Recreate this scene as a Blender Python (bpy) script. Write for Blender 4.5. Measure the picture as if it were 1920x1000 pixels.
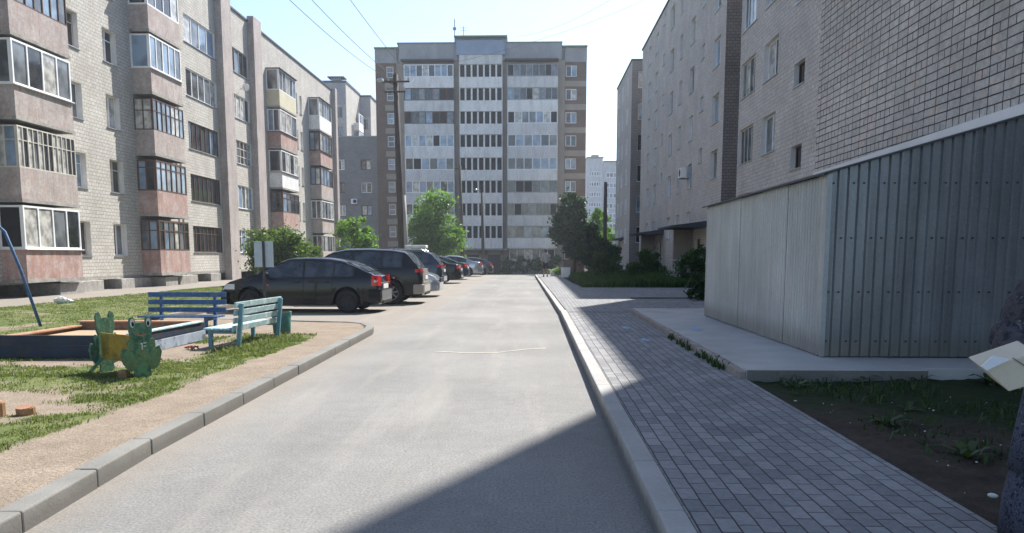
import bpy, math, random
import numpy as np
from mathutils import Vector, Matrix, Euler
R = math.radians
random.seed(7); rng = np.random.default_rng(7)
for o in list(bpy.data.objects): bpy.data.objects.remove(o)
scn = bpy.context.scene
COL = scn.collection

# ------------------------------------------------------------------ camera
cam = bpy.data.cameras.new('camera'); camo = bpy.data.objects.new('camera', cam); COL.objects.link(camo)
cam.sensor_width = 36; cam.lens = 36*1450/1920; cam.shift_y = 150/1920; cam.clip_end = 3000; cam.clip_start = 0.05
camo.location = (0, 0, 1.5)
camo.rotation_euler = (R(90-6.77), 0, R(1.58)); scn.camera = camo

# ------------------------------------------------------------------ light
SUN_EL, SUN_AZ = 47.4, 27.0        # azimuth measured from +Y towards +X
w = bpy.data.worlds.new('World'); scn.world = w; w.use_nodes = True
nt = w.node_tree; bg = nt.nodes['Background']
sky = nt.nodes.new('ShaderNodeTexSky'); sky.sky_type = 'NISHITA'; sky.sun_disc = False
sky.sun_elevation = R(SUN_EL); sky.sun_rotation = R(SUN_AZ); sky.air_density = 1.0; sky.dust_density = 0.9; sky.ozone_density = 1.7
nt.links.new(sky.outputs[0], bg.inputs[0]); bg.inputs[1].default_value = 0.105
sl = bpy.data.lights.new('sun', 'SUN'); sl.energy = 5.0; sl.angle = R(0.6); sl.color = (1, 0.96, 0.895)
so = bpy.data.objects.new('sun', sl); COL.objects.link(so)
sd = Vector((math.sin(R(SUN_AZ))*math.cos(R(SUN_EL)), math.cos(R(SUN_AZ))*math.cos(R(SUN_EL)), math.sin(R(SUN_EL))))
so.rotation_euler = sd.to_track_quat('Z', 'Y').to_euler(); so.location = (20, 40, 60)
scn.view_settings.view_transform = 'Standard'; scn.view_settings.look = 'None'; scn.view_settings.gamma = 1
scn.view_settings.exposure = 1.12
scn.cycles.max_bounces = 6; scn.cycles.diffuse_bounces = 4; scn.cycles.glossy_bounces = 3; scn.cycles.transmission_bounces = 3
scn.cycles.use_denoising = True

# ------------------------------------------------------------------ materials
def newmat(name):
    m = bpy.data.materials.new(name); m.use_nodes = True
    t = m.node_tree; b = t.nodes['Principled BSDF']
    return m, t, b
def N(t, typ, **kw):
    n = t.nodes.new(typ)
    for k, v in kw.items():
        if k.startswith('i_'):
            key = k[2:]
            n.inputs[int(key) if key.isdigit() else key.replace('_', ' ')].default_value = v
        else: setattr(n, k, v)
    return n
def ramp(t, fac, stops):
    r = t.nodes.new('ShaderNodeValToRGB'); t.links.new(fac, r.inputs[0])
    el = r.color_ramp.elements
    while len(el) < len(stops): el.new(0.5)
    for e, (p, c) in zip(el, stops): e.position = p; e.color = (*c, 1) if len(c) == 3 else c
    return r.outputs[0]
def mixc(t, fac, a, b, mode='MIX'):
    m = t.nodes.new('ShaderNodeMix'); m.data_type = 'RGBA'; m.blend_type = mode
    for k, v in ((0, fac), (6, a), (7, b)):
        if hasattr(v, 'links'): t.links.new(v, m.inputs[k])
        else: m.inputs[k].default_value = v if k == 0 else (*v[:3], 1)
    return m.outputs[2]
def bump(t, b, h, strength, dist=0.01):
    n = t.nodes.new('ShaderNodeBump'); n.inputs['Strength'].default_value = strength; n.inputs['Distance'].default_value = dist
    t.links.new(h, n.inputs['Height']); t.links.new(n.outputs[0], b.inputs['Normal'])
def objco(t): return t.nodes.new('ShaderNodeTexCoord').outputs['Object']
def noise(t, vec, scale, detail=4, rough=0.55):
    n = N(t, 'ShaderNodeTexNoise'); n.inputs['Scale'].default_value = scale; n.inputs['Detail'].default_value = detail
    n.inputs['Roughness'].default_value = rough
    if vec is not None: t.links.new(vec, n.inputs['Vector'])
    return n.outputs['Fac']
def weathered(name, c, rough=0.8, var=0.25, scale=3.0, fine=40.0, metallic=0.0, bstr=0.15, c2=None, patch=None, spec=0.3, bd=0.004):
    m, t, b = newmat(name); co = objco(t)
    n1 = noise(t, co, scale, 5); n2 = noise(t, co, fine, 3)
    lo = tuple(v*(1-var) for v in c); hi = tuple(min(1, v*(1+var)) for v in c)
    col = ramp(t, n1, [(0.3, lo), (0.7, hi)])
    f2 = ramp(t, n2, [(0.3, (1-var*.6,)*3), (0.7, (1+var*.3,)*3)])
    col = mixc(t, 1.0, col, f2, 'MULTIPLY')
    if c2:
        n3 = noise(t, co, patch or scale*1.7, 6, 0.65)
        f3 = ramp(t, n3, [(0.5, (0, 0, 0)), (0.6, (1, 1, 1))])
        col = mixc(t, f3, col, c2)
    t.links.new(col, b.inputs['Base Color'])
    b.inputs['Roughness'].default_value = rough; b.inputs['Metallic'].default_value = metallic
    b.inputs['Specular IOR Level'].default_value = spec
    if bstr: bump(t, b, n2, bstr, bd)
    return m
def wallco(t):
    """metre coordinates laid on the face: (along, up) chosen from the face normal"""
    g = t.nodes.new('ShaderNodeNewGeometry'); s = t.nodes.new('ShaderNodeSeparateXYZ'); t.links.new(g.outputs['Normal'], s.inputs[0])
    a = N(t, 'ShaderNodeMath', operation='ABSOLUTE'); t.links.new(s.outputs[0], a.inputs[0])
    gt = N(t, 'ShaderNodeMath', operation='GREATER_THAN'); t.links.new(a.outputs[0], gt.inputs[0]); gt.inputs[1].default_value = 0.6
    p = t.nodes.new('ShaderNodeSeparateXYZ'); t.links.new(objco(t), p.inputs[0])
    mx = N(t, 'ShaderNodeMix'); t.links.new(gt.outputs[0], mx.inputs[0]); t.links.new(p.outputs[0], mx.inputs[2]); t.links.new(p.outputs[1], mx.inputs[3])
    c = t.nodes.new('ShaderNodeCombineXYZ'); t.links.new(mx.outputs[0], c.inputs[0]); t.links.new(p.outputs[2], c.inputs[1])
    return c.outputs[0]
def bricks(name, c1, c2, mortar, bw, bh, msize, offset=0.5, squash=1.0, sqf=2, bstr=0.5, stain=0.25, freq=2, swap=False, msmooth=0.1, rough=0.9, odd=None):
    m, t, b = newmat(name); co = objco(t)
    if swap:
        p = t.nodes.new('ShaderNodeSeparateXYZ'); t.links.new(co, p.inputs[0])
        c = t.nodes.new('ShaderNodeCombineXYZ'); t.links.new(p.outputs[1], c.inputs[0]); t.links.new(p.outputs[0], c.inputs[1]); v = c.outputs[0]
    else: v = wallco(t)
    nb = noise(t, co, 9, 2); 
    wob = N(t, 'ShaderNodeVectorMath', operation='SCALE'); nn = t.nodes.new('ShaderNodeTexNoise'); nn.inputs['Scale'].default_value = 3.0
    t.links.new(co, nn.inputs['Vector']); t.links.new(nn.outputs['Color'], wob.inputs[0]); wob.inputs['Scale'].default_value = bh*0.16
    add = N(t, 'ShaderNodeVectorMath', operation='ADD'); t.links.new(v, add.inputs[0]); t.links.new(wob.outputs[0], add.inputs[1])
    br = t.nodes.new('ShaderNodeTexBrick'); t.links.new(add.outputs[0], br.inputs['Vector'])
    br.offset = offset; br.offset_frequency = freq; br.squash = squash; br.squash_frequency = sqf
    br.inputs['Color1'].default_value = (*c1, 1); br.inputs['Color2'].default_value = (*c2, 1); br.inputs['Mortar'].default_value = (*mortar, 1)
    br.inputs['Scale'].default_value = 1; br.inputs['Mortar Size'].default_value = msize; br.inputs['Mortar Smooth'].default_value = msmooth
    br.inputs['Brick Width'].default_value = bw; br.inputs['Row Height'].default_value = bh; br.inputs['Bias'].default_value = 0
    n1 = noise(t, co, 0.5, 6, 0.6); n2 = noise(t, co, 30, 3)
    st = ramp(t, n1, [(0.3, (1-stain,)*3), (0.65, (1.0, 1.0, 1.0))])
    col = mixc(t, 1.0, br.outputs['Color'], st, 'MULTIPLY')
    f2 = ramp(t, n2, [(0.3, (.84,)*3), (0.7, (1.08,)*3)]); col = mixc(t, 1.0, col, f2, 'MULTIPLY')
    if odd:   # a scatter of bricks of another tone
        n3 = noise(t, co, 1.7, 6, 0.8); f3 = ramp(t, n3, [(0.56, (0,)*3), (0.62, (1,)*3)]); col = mixc(t, f3, col, mixc(t, 1.0, br.outputs['Color'], odd, 'MULTIPLY'))
    t.links.new(col, b.inputs['Base Color']); b.inputs['Roughness'].default_value = rough; b.inputs['Specular IOR Level'].default_value = 0.2
    inv = N(t, 'ShaderNodeMath', operation='SUBTRACT'); inv.inputs[0].default_value = 1; t.links.new(br.outputs['Fac'], inv.inputs[1])
    h = N(t, 'ShaderNodeMath', operation='ADD'); sc = N(t, 'ShaderNodeMath', operation='MULTIPLY'); t.links.new(n2, sc.inputs[0]); sc.inputs[1].default_value = 0.3
    t.links.new(inv.outputs[0], h.inputs[0]); t.links.new(sc.outputs[0], h.inputs[1]); bump(t, b, h.outputs[0], bstr, 0.008)
    return m
def glass(name, c, rough=0.06, var=0.5, scale=1.2):
    m, t, b = newmat(name); co = objco(t)
    n1 = noise(t, co, scale, 2)
    col = ramp(t, n1, [(0.38, tuple(v*(1-var) for v in c)), (0.62, tuple(min(1, v*(1+var)) for v in c))])
    t.links.new(col, b.inputs['Base Color']); b.inputs['Roughness'].default_value = rough; b.inputs['Specular IOR Level'].default_value = 0.8
    n2 = noise(t, co, 1.5, 2); bump(t, b, n2, 0.15, 0.02)
    return m
def paint(name, c, rough=0.12, metallic=0.0, coat=0.6, dust=0.25):
    m, t, b = newmat(name); co = objco(t)
    n1 = noise(t, co, 4, 5)
    f = ramp(t, n1, [(0.45, (0, 0, 0)), (0.8, (dust,)*3)])
    col = mixc(t, f, c, (0.30, 0.27, 0.23)); t.links.new(col, b.inputs['Base Color'])
    b.inputs['Roughness'].default_value = rough; b.inputs['Metallic'].default_value = metallic
    b.inputs['Specular IOR Level'].default_value = .22; b.inputs['Coat Weight'].default_value = coat; b.inputs['Coat Roughness'].default_value = 0.03
    return m
def leafmat(name, c1, c2, c3, trans=0.35):
    m, t, b = newmat(name)
    g = t.nodes.new('ShaderNodeNewGeometry')
    col = ramp(t, g.outputs['Random Per Island'], [(0.0, c1), (0.5, c2), (1.0, c3)])
    t.links.new(col, b.inputs['Base Color']); b.inputs['Roughness'].default_value = 0.55; b.inputs['Specular IOR Level'].default_value = 0.3
    tr = t.nodes.new('ShaderNodeBsdfTranslucent'); cc = mixc(t, 1.0, col, (1.5, 1.7, 0.7), 'MULTIPLY'); t.links.new(cc, tr.inputs[0])
    mx = t.nodes.new('ShaderNodeMixShader'); mx.inputs[0].default_value = trans
    t.links.new(b.outputs[0], mx.inputs[1]); t.links.new(tr.outputs[0], mx.inputs[2]); t.links.new(mx.outputs[0], t.nodes['Material Output'].inputs[0])
    return m
M = {}
M['brick_left'] = bricks('brick_left', (.61, .585, .535), (.52, .495, .455), (.31, .29, .26), .26, .146, .010, offset=.5, bstr=.8, stain=.18)
M['brick_right'] = bricks('brick_right', (.70, .635, .575), (.61, .55, .50), (.40, .35, .31), .26, .146, .010, offset=.5, bstr=.6, stain=.2)
M['brick_near'] = bricks('brick_near', (.66, .61, .56), (.56, .515, .475), (.07, .052, .045), .40, .152, .0115, offset=0.0, squash=.5, sqf=4, bstr=.8, stain=.2, odd=(1.06, .93, .86))
M['brick_shaded'] = bricks('brick_shaded', (.32, .285, .27), (.27, .24, .225), (.16, .14, .13), .26, .146, .012, bstr=.5)  # darker copy of the right-block brick: shade of the return walls painted in
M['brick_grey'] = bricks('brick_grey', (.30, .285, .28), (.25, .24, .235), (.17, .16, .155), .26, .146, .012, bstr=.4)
M['brick_brown'] = bricks('brick_brown', (.225, .155, .115), (.185, .128, .096), (.12, .09, .07), .26, .10, .012, bstr=.3)
M['panel_grey'] = weathered('panel_grey', (.33, .335, .35), .85, .12, .6, 12)
M['panel_light'] = weathered('panel_light', (.64, .64, .64), .85, .08, .8, 15)
M['panel_white'] = weathered('panel_white', (.76, .76, .75), .8, .08, .8, 15)
M['panel_tan'] = weathered('panel_tan', (.30, .265, .225), .85, .12, .8, 15)
M['panel_pink'] = weathered('panel_pink', (.40, .28, .25), .9, .22, 1.1, 28, c2=(.42, .345, .32), patch=2.2, bstr=.5)
M['panel_pinkgrey'] = weathered('panel_pinkgrey', (.42, .37, .35), .9, .22, 1.1, 28, c2=(.39, .32, .295), patch=1.8, bstr=.5)
M['panel_brown'] = weathered('panel_brown', (.16, .075, .055), .8, .2, 2, 30)
M['panel_yellow'] = weathered('panel_yellow', (.55, .50, .30), .7, .08, 2, 30)
M['panel_cream'] = weathered('panel_cream', (.55, .51, .37), .7, .1, 2, 30)
M['concrete'] = weathered('concrete', (.34, .325, .30), .9, .2, 1.2, 30, bstr=.4)
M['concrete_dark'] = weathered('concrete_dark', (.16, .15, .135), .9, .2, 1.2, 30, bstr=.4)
M['pier'] = weathered('pier', (.40, .355, .335), .9, .12, .6, 30)
M['white_frame'] = weathered('white_frame', (.78, .78, .78), .45, .05, 3, 30, bstr=0)
M['old_frame'] = weathered('old_frame', (.52, .49, .43), .7, .15, 3, 30, bstr=0)
M['brown_frame'] = weathered('brown_frame', (.10, .055, .04), .6, .2, 3, 30, bstr=0)
M['grey_frame'] = weathered('grey_frame', (.30, .30, .29), .6, .15, 3, 30, bstr=0)
M['gl_dark'] = glass('gl_dark', (.03, .032, .035))
M['gl_mid'] = glass('gl_mid', (.12, .13, .14))
M['gl_blue'] = glass('gl_blue', (.20, .27, .36), var=.3)
M['gl_curtain'] = glass('gl_curtain', (.42, .41, .38), var=.35, scale=3)
M['plaster'] = weathered('plaster', (.66, .65, .64), .85, .1, 2, 20)
M['dark_void'] = weathered('dark_void', (.018, .018, .02), .9, .2, 3, 30, bstr=0)
M['teal_trim'] = weathered('teal_trim', (.10, .22, .21), .5, .1, 3, 30, bstr=0)
M['roof_dark'] = weathered('roof_dark', (.07, .07, .075), .7, .2, 2, 30)
M['soot'] = M['roof_dark']
M['steel'] = weathered('steel', (.48, .49, .50), .4, .12, 1.5, 25, metallic=.7, bstr=.05)
def galv(name, c, var, metallic, rough):
    m, t, b = newmat(name); co = objco(t)
    mp = N(t, 'ShaderNodeMapping'); mp.inputs['Scale'].default_value = (7, 7, .35); t.links.new(co, mp.inputs[0])
    n1 = noise(t, mp.outputs[0], 1.0, 5, .65); n2 = noise(t, co, .8, 4); n3 = noise(t, co, 35, 3)
    col = ramp(t, n1, [(.3, tuple(v*(1-var) for v in c)), (.7, tuple(v*(1+var) for v in c))])
    col = mixc(t, 1, col, ramp(t, n2, [(.3, (.82,)*3), (.7, (1.1,)*3)]), 'MULTIPLY'); col = mixc(t, 1, col, ramp(t, n3, [(.3, (.9,)*3), (.7, (1.06,)*3)]), 'MULTIPLY')
    s = t.nodes.new('ShaderNodeSeparateXYZ'); t.links.new(co, s.inputs[0])      # splashed dirt above the concrete
    ad = N(t, 'ShaderNodeMath', operation='MULTIPLY_ADD'); t.links.new(n3, ad.inputs[0]); ad.inputs[1].default_value = -.25; t.links.new(s.outputs[2], ad.inputs[2])
    col = mixc(t, ramp(t, ad.outputs[0], [(.0, (.55,)*3), (.22, (0,)*3)]), col, (.20, .18, .15))
    rn = noise(t, mp.outputs[0], 2.6, 6, .8); col = mixc(t, ramp(t, rn, [(.68, (0,)*3), (.78, (.5,)*3)]), col, (.16, .10, .07))
    t.links.new(col, b.inputs['Base Color']); b.inputs['Metallic'].default_value = metallic; b.inputs['Roughness'].default_value = rough
    nb = noise(t, co, 1.4, 2); bump(t, b, nb, .22, .04); M[name] = m
galv('galv_side', (.42, .44, .45), .14, .35, .45); galv('galv_end', (.24, .26, .28), .22, .6, .34)
M['flash'] = weathered('flash', (.75, .76, .78), .35, .06, 2, 25, metallic=.4, bstr=0)
M['iron'] = weathered('iron', (.05, .05, .055), .5, .2, 4, 40)
M['wood_pole'] = weathered('wood_pole', (.085, .072, .062), .85, .2, 2, 40)
M['conc_pole'] = weathered('conc_pole', (.36, .33, .30), .85, .15, 2, 40)
M['blue_paint'] = weathered('blue_paint', (.035, .10, .22), .6, .2, 5, 40, c2=(.08, .13, .20), patch=11)
M['blue_board'] = weathered('blue_board', (.014, .028, .05), .6, .25, 3, 40, c2=(.035, .035, .04), patch=7)
M['panel_blue'] = weathered('panel_blue', (.24, .31, .42), .8, .1, 1, 12)
M['edge_brick'] = weathered('edge_brick', (.30, .255, .225), .9, .2, 4, 40)
M['grey_board'] = weathered('grey_board', (.30, .35, .42), .7, .2, 4, 40, c2=(.10, .12, .17), patch=5)
M['mint_paint'] = weathered('mint_paint', (.33, .48, .52), .55, .15, 5, 40, c2=(.55, .62, .58), patch=10)
M['mint_leg'] = weathered('mint_leg', (.13, .27, .32), .55, .15, 5, 40)
M['rust_board'] = weathered('rust_board', (.33, .17, .10), .8, .25, 4, 40, c2=(.30, .24, .18), patch=7)
M['frog_green'] = weathered('frog_green', (.05, .155, .095), .75, .4, 8, 60, c2=(.15, .20, .13), patch=22)
M['frog_faded'] = weathered('frog_faded', (.13, .19, .09), .7, .3, 8, 60, c2=(.10, .25, .12), patch=12)
M['frog_edge'] = weathered('frog_edge', (.012, .05, .045), .7, .2, 8, 60)
M['white_old'] = weathered('white_old', (.62, .64, .60), .7, .15, 10, 60)
M['black'] = weathered('black', (.012, .012, .014), .6, .2, 10, 60, bstr=0)
M['mouth'] = weathered('mouth', (.42, .17, .08), .7, .1, 10, 60)
M['ochre'] = weathered('ochre', (.33, .21, .025), .6, .25, 6, 60, c2=(.18, .13, .03), patch=9)
M['teal_bin'] = weathered('teal_bin', (.045, .17, .15), .7, .25, 6, 60, c2=(.12, .15, .13), patch=9)
M['wood'] = weathered('wood', (.30, .17, .085), .85, .3, 9, 60)
M['bark'] = weathered('bark', (.09, .065, .045), .9, .3, 8, 60, bstr=.5)
M['sand'] = weathered('sand', (.36, .26, .17), .95, .15, 2, 60, bstr=.5)
M['rubber'] = weathered('rubber', (.018, .018, .019), .8, .2, 6, 60)
M['rim_dark'] = weathered('rim_dark', (.035, .035, .037), .4, .2, 6, 60, metallic=.6, bstr=0)
M['rim'] = weathered('rim', (.42, .42, .43), .35, .1, 6, 60, metallic=.8, bstr=0)
M['car_black'] = paint('car_black', (.006, .007, .010), dust=.0, coat=.35)
M['car_dark'] = paint('car_dark', (.010, .010, .012), dust=.02, coat=.3)
M['car_sunlit_dust'] = paint('car_sunlit_dust', (.33, .30, .26), dust=.3, coat=.3)  # pale SUV rear: sunlight on dusty paint put into the colour
M['car_navy'] = paint('car_navy', (.02, .035, .065), metallic=.3, dust=.18)
M['car_silver'] = paint('car_silver', (.42, .45, .48), metallic=.6, dust=.12)
M['car_grey'] = paint('car_grey', (.09, .10, .115), metallic=.5, dust=.2)
M['car_white'] = paint('car_white', (.7, .7, .7), dust=.1)
M['car_glass'] = glass('car_glass', (.03, .035, .042), rough=.03, var=.6, scale=3)
M['car_trim'] = weathered('car_trim', (.02, .02, .021), .6, .1, 10, 60, bstr=0)
M['chrome'] = weathered('chrome', (.6, .6, .6), .2, .05, 10, 60, metallic=.9, bstr=0)
M['lamp_red'] = paint('lamp_red', (.55, .02, .015), dust=0)
M['lamp_clear'] = paint('lamp_clear', (.6, .62, .64), dust=0)
M['amber'] = paint('amber', (.6, .12, .02), dust=0)
M['plate'] = weathered('plate', (.7, .7, .68), .5, .05, 10, 60, bstr=0)
M['leaf_bush'] = leafmat('leaf_bush', (.05, .095, .022), (.085, .14, .032), (.14, .19, .05))
M['leaf_light'] = leafmat('leaf_light', (.055, .12, .022), (.10, .19, .032), (.17, .27, .06), .4)
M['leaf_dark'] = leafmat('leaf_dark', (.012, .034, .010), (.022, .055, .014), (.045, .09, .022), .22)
M['leaf_weed'] = leafmat('leaf_weed', (.02, .05, .012), (.04, .085, .02), (.075, .12, .03), .3)
M['leaf_grass'] = leafmat('leaf_grass', (.08, .112, .035), (.115, .145, .048), (.20, .20, .09), .35)
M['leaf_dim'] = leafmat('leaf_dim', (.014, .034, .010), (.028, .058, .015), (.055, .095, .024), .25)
M['skin'] = weathered('skin', (.36, .235, .18), .55, .08, 10, 60, bstr=0)
M['hair'] = weathered('hair', (.05, .035, .025), .6, .2, 20, 80)
M['cloth_grey'] = weathered('cloth_grey', (.30, .30, .31), .9, .1, 8, 80)
M['cloth_black'] = weathered('cloth_black', (.03, .03, .035), .9, .1, 8, 80)
M['shoe'] = weathered('shoe', (.03, .028, .027), .6, .1, 8, 80)
M['card'] = weathered('card', (.62, .53, .40), .85, .06, 4, 60)
M['card_in'] = weathered('card_in', (.8, .8, .82), .8, .05, 4, 60)
M['chalk'] = weathered('chalk', (.24, .36, .55), .9, .3, 12, 60)
M['wire'] = weathered('wire', (.10, .11, .12), .6, .1, 1, 10, bstr=0)
M['signback'] = weathered('signback', (.36, .40, .45), .4, .12, 5, 60, metallic=.5)
def patterned(name, dark, mid, light, scale):
    m, t, b = newmat(name); co = objco(t)
    v = N(t, 'ShaderNodeTexVoronoi'); v.inputs['Scale'].default_value = scale; t.links.new(co, v.inputs['Vector'])
    n = noise(t, co, scale*.7, 4, .7)
    a = ramp(t, n, [(.38, dark), (.52, mid), (.60, dark), (.70, light)])
    f = ramp(t, v.outputs['Distance'], [(.15, (1,)*3), (.3, (0,)*3)])
    t.links.new(mixc(t, f, a, mid), b.inputs['Base Color']); b.inputs['Roughness'].default_value = .85; b.inputs['Specular IOR Level'].default_value = .2
    return m
M['floral'] = patterned('floral', (.020, .021, .030), (.075, .068, .075), (.27, .25, .27), 15)
M['paisley'] = patterned('paisley', (.012, .015, .03), (.09, .10, .14), (.30, .29, .33), 45)

# rain streaks and grime that run down the panels
def streak(name, dark, amt=.45, sc=2.2, zs=.25):
    t = M[name].node_tree; bs = t.nodes['Principled BSDF']; src = bs.inputs['Base Color'].links[0].from_socket; co = objco(t)
    mp = N(t, 'ShaderNodeMapping'); mp.inputs['Scale'].default_value = (sc, sc, sc*zs); t.links.new(co, mp.inputs[0])
    n = noise(t, mp.outputs[0], 1.6, 8, .72); n2 = noise(t, co, 9, 4, .7)
    col = mixc(t, ramp(t, n, [(.46, (0,)*3), (.62, (amt,)*3)]), src, dark)
    col = mixc(t, 1, col, ramp(t, n2, [(.35, (.82,)*3), (.65, (1.1,)*3)]), 'MULTIPLY'); t.links.new(col, bs.inputs['Base Color'])
streak('panel_pink', (.30, .13, .085), .5); streak('panel_pinkgrey', (.27, .20, .17), .5); streak('panel_brown', (.28, .19, .15), .4); streak('panel_white', (.38, .36, .34), .35, 1.2)
streak('panel_light', (.33, .32, .31), .4, 1.2); streak('panel_grey', (.20, .20, .21), .4, .8); streak('pier', (.25, .20, .19), .5, 1.5); streak('brick_left', (.34, .30, .25), .4, .8, .4)
streak('brick_right', (.42, .38, .35), .35, .8, .4); streak('brick_near', (.38, .345, .31), .35, 1.0, .5); streak('concrete', (.15, .14, .125), .5, 2.5, .5)

# ------------------------------------------------------------------ mesh helpers
class MB:
    def __init__(s, off=(0, 0, 0)): s.v = []; s.f = []; s.mi = []; s.off = off; s.cur = 0
    def vv(s, p): s.v.append((p[0]-s.off[0], p[1]-s.off[1], p[2]-s.off[2])); return len(s.v)-1
    def poly(s, pts):
        s.f.append([s.vv(p) for p in pts]); s.mi.append(s.cur)
    def box(s, x0, x1, y0, y1, z0, z1, ch=0):
        if x0 > x1: x0, x1 = x1, x0
        if y0 > y1: y0, y1 = y1, y0
        i = [s.vv(p) for p in ((x0,y0,z0),(x1,y0,z0),(x1,y1,z0),(x0,y1,z0),(x0,y0,z1),(x1,y0,z1),(x1,y1,z1),(x0,y1,z1))]
        for q in ((0,3,2,1),(4,5,6,7),(0,1,5,4),(1,2,6,5),(2,3,7,6),(3,0,4,7)):
            s.f.append([i[k] for k in q]); s.mi.append(s.cur)
    def hexa(s, P):   # eight corners, bottom ring then top ring
        i = [s.vv(p) for p in P]
        for q in ((0,3,2,1),(4,5,6,7),(0,1,5,4),(1,2,6,5),(2,3,7,6),(3,0,4,7)):
            s.f.append([i[k] for k in q]); s.mi.append(s.cur)
    def tube(s, pts, r, n=8, cap=True):
        pts = [Vector(p) for p in pts]; rings = []
        rs = r if isinstance(r, (list, tuple)) else [r]*len(pts)
        for k, p in enumerate(pts):
            d = (pts[min(k+1, len(pts)-1)] - pts[max(k-1, 0)]).normalized()
            a = Vector((0, 0, 1)) if abs(d.z) < .95 else Vector((1, 0, 0))
            u = d.cross(a).normalized(); v = d.cross(u)
            rings.append([s.vv(p + (u*math.cos(2*math.pi*j/n) + v*math.sin(2*math.pi*j/n))*rs[k]) for j in range(n)])
        for a, b in zip(rings, rings[1:]):
            for j in range(n): s.f.append([a[j], a[(j+1) % n], b[(j+1) % n], b[j]]); s.mi.append(s.cur)
        if cap:
            s.f.append(rings[0][::-1]); s.mi.append(s.cur); s.f.append(rings[-1]); s.mi.append(s.cur)
    def bar(s, p, q, wd, ht, up=(0, 0, 1)):   # rectangular bar
        p, q = Vector(p), Vector(q); d = (q-p).normalized(); up = Vector(up)
        u = d.cross(up).normalized()*wd/2; v = u.cross(d).normalized()*ht/2
        s.hexa([p-u-v, p+u-v, q+u-v, q-u-v, p-u+v, p+u+v, q+u+v, q-u+v])
    def lathe(s, prof, n=20, c=(0, 0, 0), axis='z'):
        rings = []
        for (r, h) in prof:
            ring = []
            for j in range(n):
                a = 2*math.pi*j/n; x, y = r*math.cos(a), r*math.sin(a)
                p = (x, y, h) if axis == 'z' else ((x, h, y) if axis == 'y' else (h, x, y))
                ring.append(s.vv((p[0]+c[0], p[1]+c[1], p[2]+c[2])))
            rings.append(ring)
        for a, b in zip(rings, rings[1:]):
            for j in range(n): s.f.append([a[j], a[(j+1) % n], b[(j+1) % n], b[j]]); s.mi.append(s.cur)
    def prism(s, poly, fn, t0, t1):   # poly of 2D points, fn(a, b, t) -> 3D
        A = [s.vv(fn(a, b, t0)) for a, b in poly]; B = [s.vv(fn(a, b, t1)) for a, b in poly]; n = len(poly)
        s.f.append(A[::-1]); s.mi.append(s.cur); s.f.append(B); s.mi.append(s.cur)
        for j in range(n): s.f.append([A[j], A[(j+1) % n], B[(j+1) % n], B[j]]); s.mi.append(s.cur)
    def ell(s, c, r, n=12, m=8):
        rings = []
        for k in range(1, m):
            th = math.pi*k/m
            rings.append([s.vv((c[0]+r[0]*math.sin(th)*math.cos(2*math.pi*j/n), c[1]+r[1]*math.sin(th)*math.sin(2*math.pi*j/n), c[2]+r[2]*math.cos(th))) for j in range(n)])
        T = s.vv((c[0], c[1], c[2]+r[2])); B = s.vv((c[0], c[1], c[2]-r[2]))
        for j in range(n):
            s.f.append([T, rings[0][j], rings[0][(j+1) % n]]); s.mi.append(s.cur)
            s.f.append([B, rings[-1][(j+1) % n], rings[-1][j]]); s.mi.append(s.cur)
        for a, b in zip(rings, rings[1:]):
            for j in range(n): s.f.append([a[j], b[j], b[(j+1) % n], a[(j+1) % n]]); s.mi.append(s.cur)
    def build(s, name, mat, parent=None, smooth=False, bevel=0, fix=True):
        me = bpy.data.meshes.new(name); me.from_pydata(s.v, [], s.f)
        mats = mat if isinstance(mat, (list, tuple)) else [mat]
        for m in mats: me.materials.append(M[m] if isinstance(m, str) else m)
        if len(mats) > 1: me.polygons.foreach_set('material_index', s.mi)
        if smooth: me.polygons.foreach_set('use_smooth', [True]*len(me.polygons))
        me.update()
        if fix:
            import bmesh
            bm = bmesh.new(); bm.from_mesh(me)
            if smooth: bmesh.ops.remove_doubles(bm, verts=bm.verts, dist=1e-5)
            bmesh.ops.recalc_face_normals(bm, faces=bm.faces); bm.to_mesh(me); bm.free()
        o = bpy.data.objects.new(name, me); COL.objects.link(o)
        if parent: o.parent = parent
        if bevel:
            b = o.modifiers.new('bevel', 'BEVEL'); b.width = bevel; b.segments = 2; b.limit_method = 'ANGLE'
        return o
def tag(o, label=None, cat=None, group=None, kind=None):
    if label: o['label'] = label
    if cat: o['category'] = cat
    if group: o['group'] = group
    if kind: o['kind'] = kind
    return o
def thing(name, label, cat, loc=(0, 0, 0), rz=0, group=None):
    o = bpy.data.objects.new(name, None); COL.objects.link(o); o.location = loc; o.rotation_euler = (0, 0, rz)
    o.empty_display_size = .2
    return tag(o, label, cat, group)
def copy_tree(o, parent=None):
    kids = [c for c in bpy.data.objects if c.parent == o]
    c = o.copy(); COL.objects.link(c); c.parent = parent
    for k in kids: copy_tree(k, c)
    return c
def raw_mesh(name, verts, faces, mat, smooth=False, attr=None, parent=None):
    """numpy triangles/quads"""
    me = bpy.data.meshes.new(name); n = faces.shape[1]
    me.vertices.add(len(verts)); me.vertices.foreach_set('co', verts.astype(np.float32).ravel())
    me.loops.add(faces.size); me.loops.foreach_set('vertex_index', faces.astype(np.int32).ravel())
    me.polygons.add(len(faces)); me.polygons.foreach_set('loop_start', np.arange(0, faces.size, n, dtype=np.int32))
    me.polygons.foreach_set('loop_total', np.full(len(faces), n, dtype=np.int32))
    if smooth: me.polygons.foreach_set('use_smooth', [True]*len(faces))
    me.materials.append(M[mat] if isinstance(mat, str) else mat)
    me.update(calc_edges=True); me.validate()
    if attr is not None:
        a = me.attributes.new('mask', 'FLOAT', 'POINT'); a.data.foreach_set('value', attr.astype(np.float32))
    o = bpy.data.objects.new(name, me); COL.objects.link(o); o.parent = parent
    return o
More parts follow.
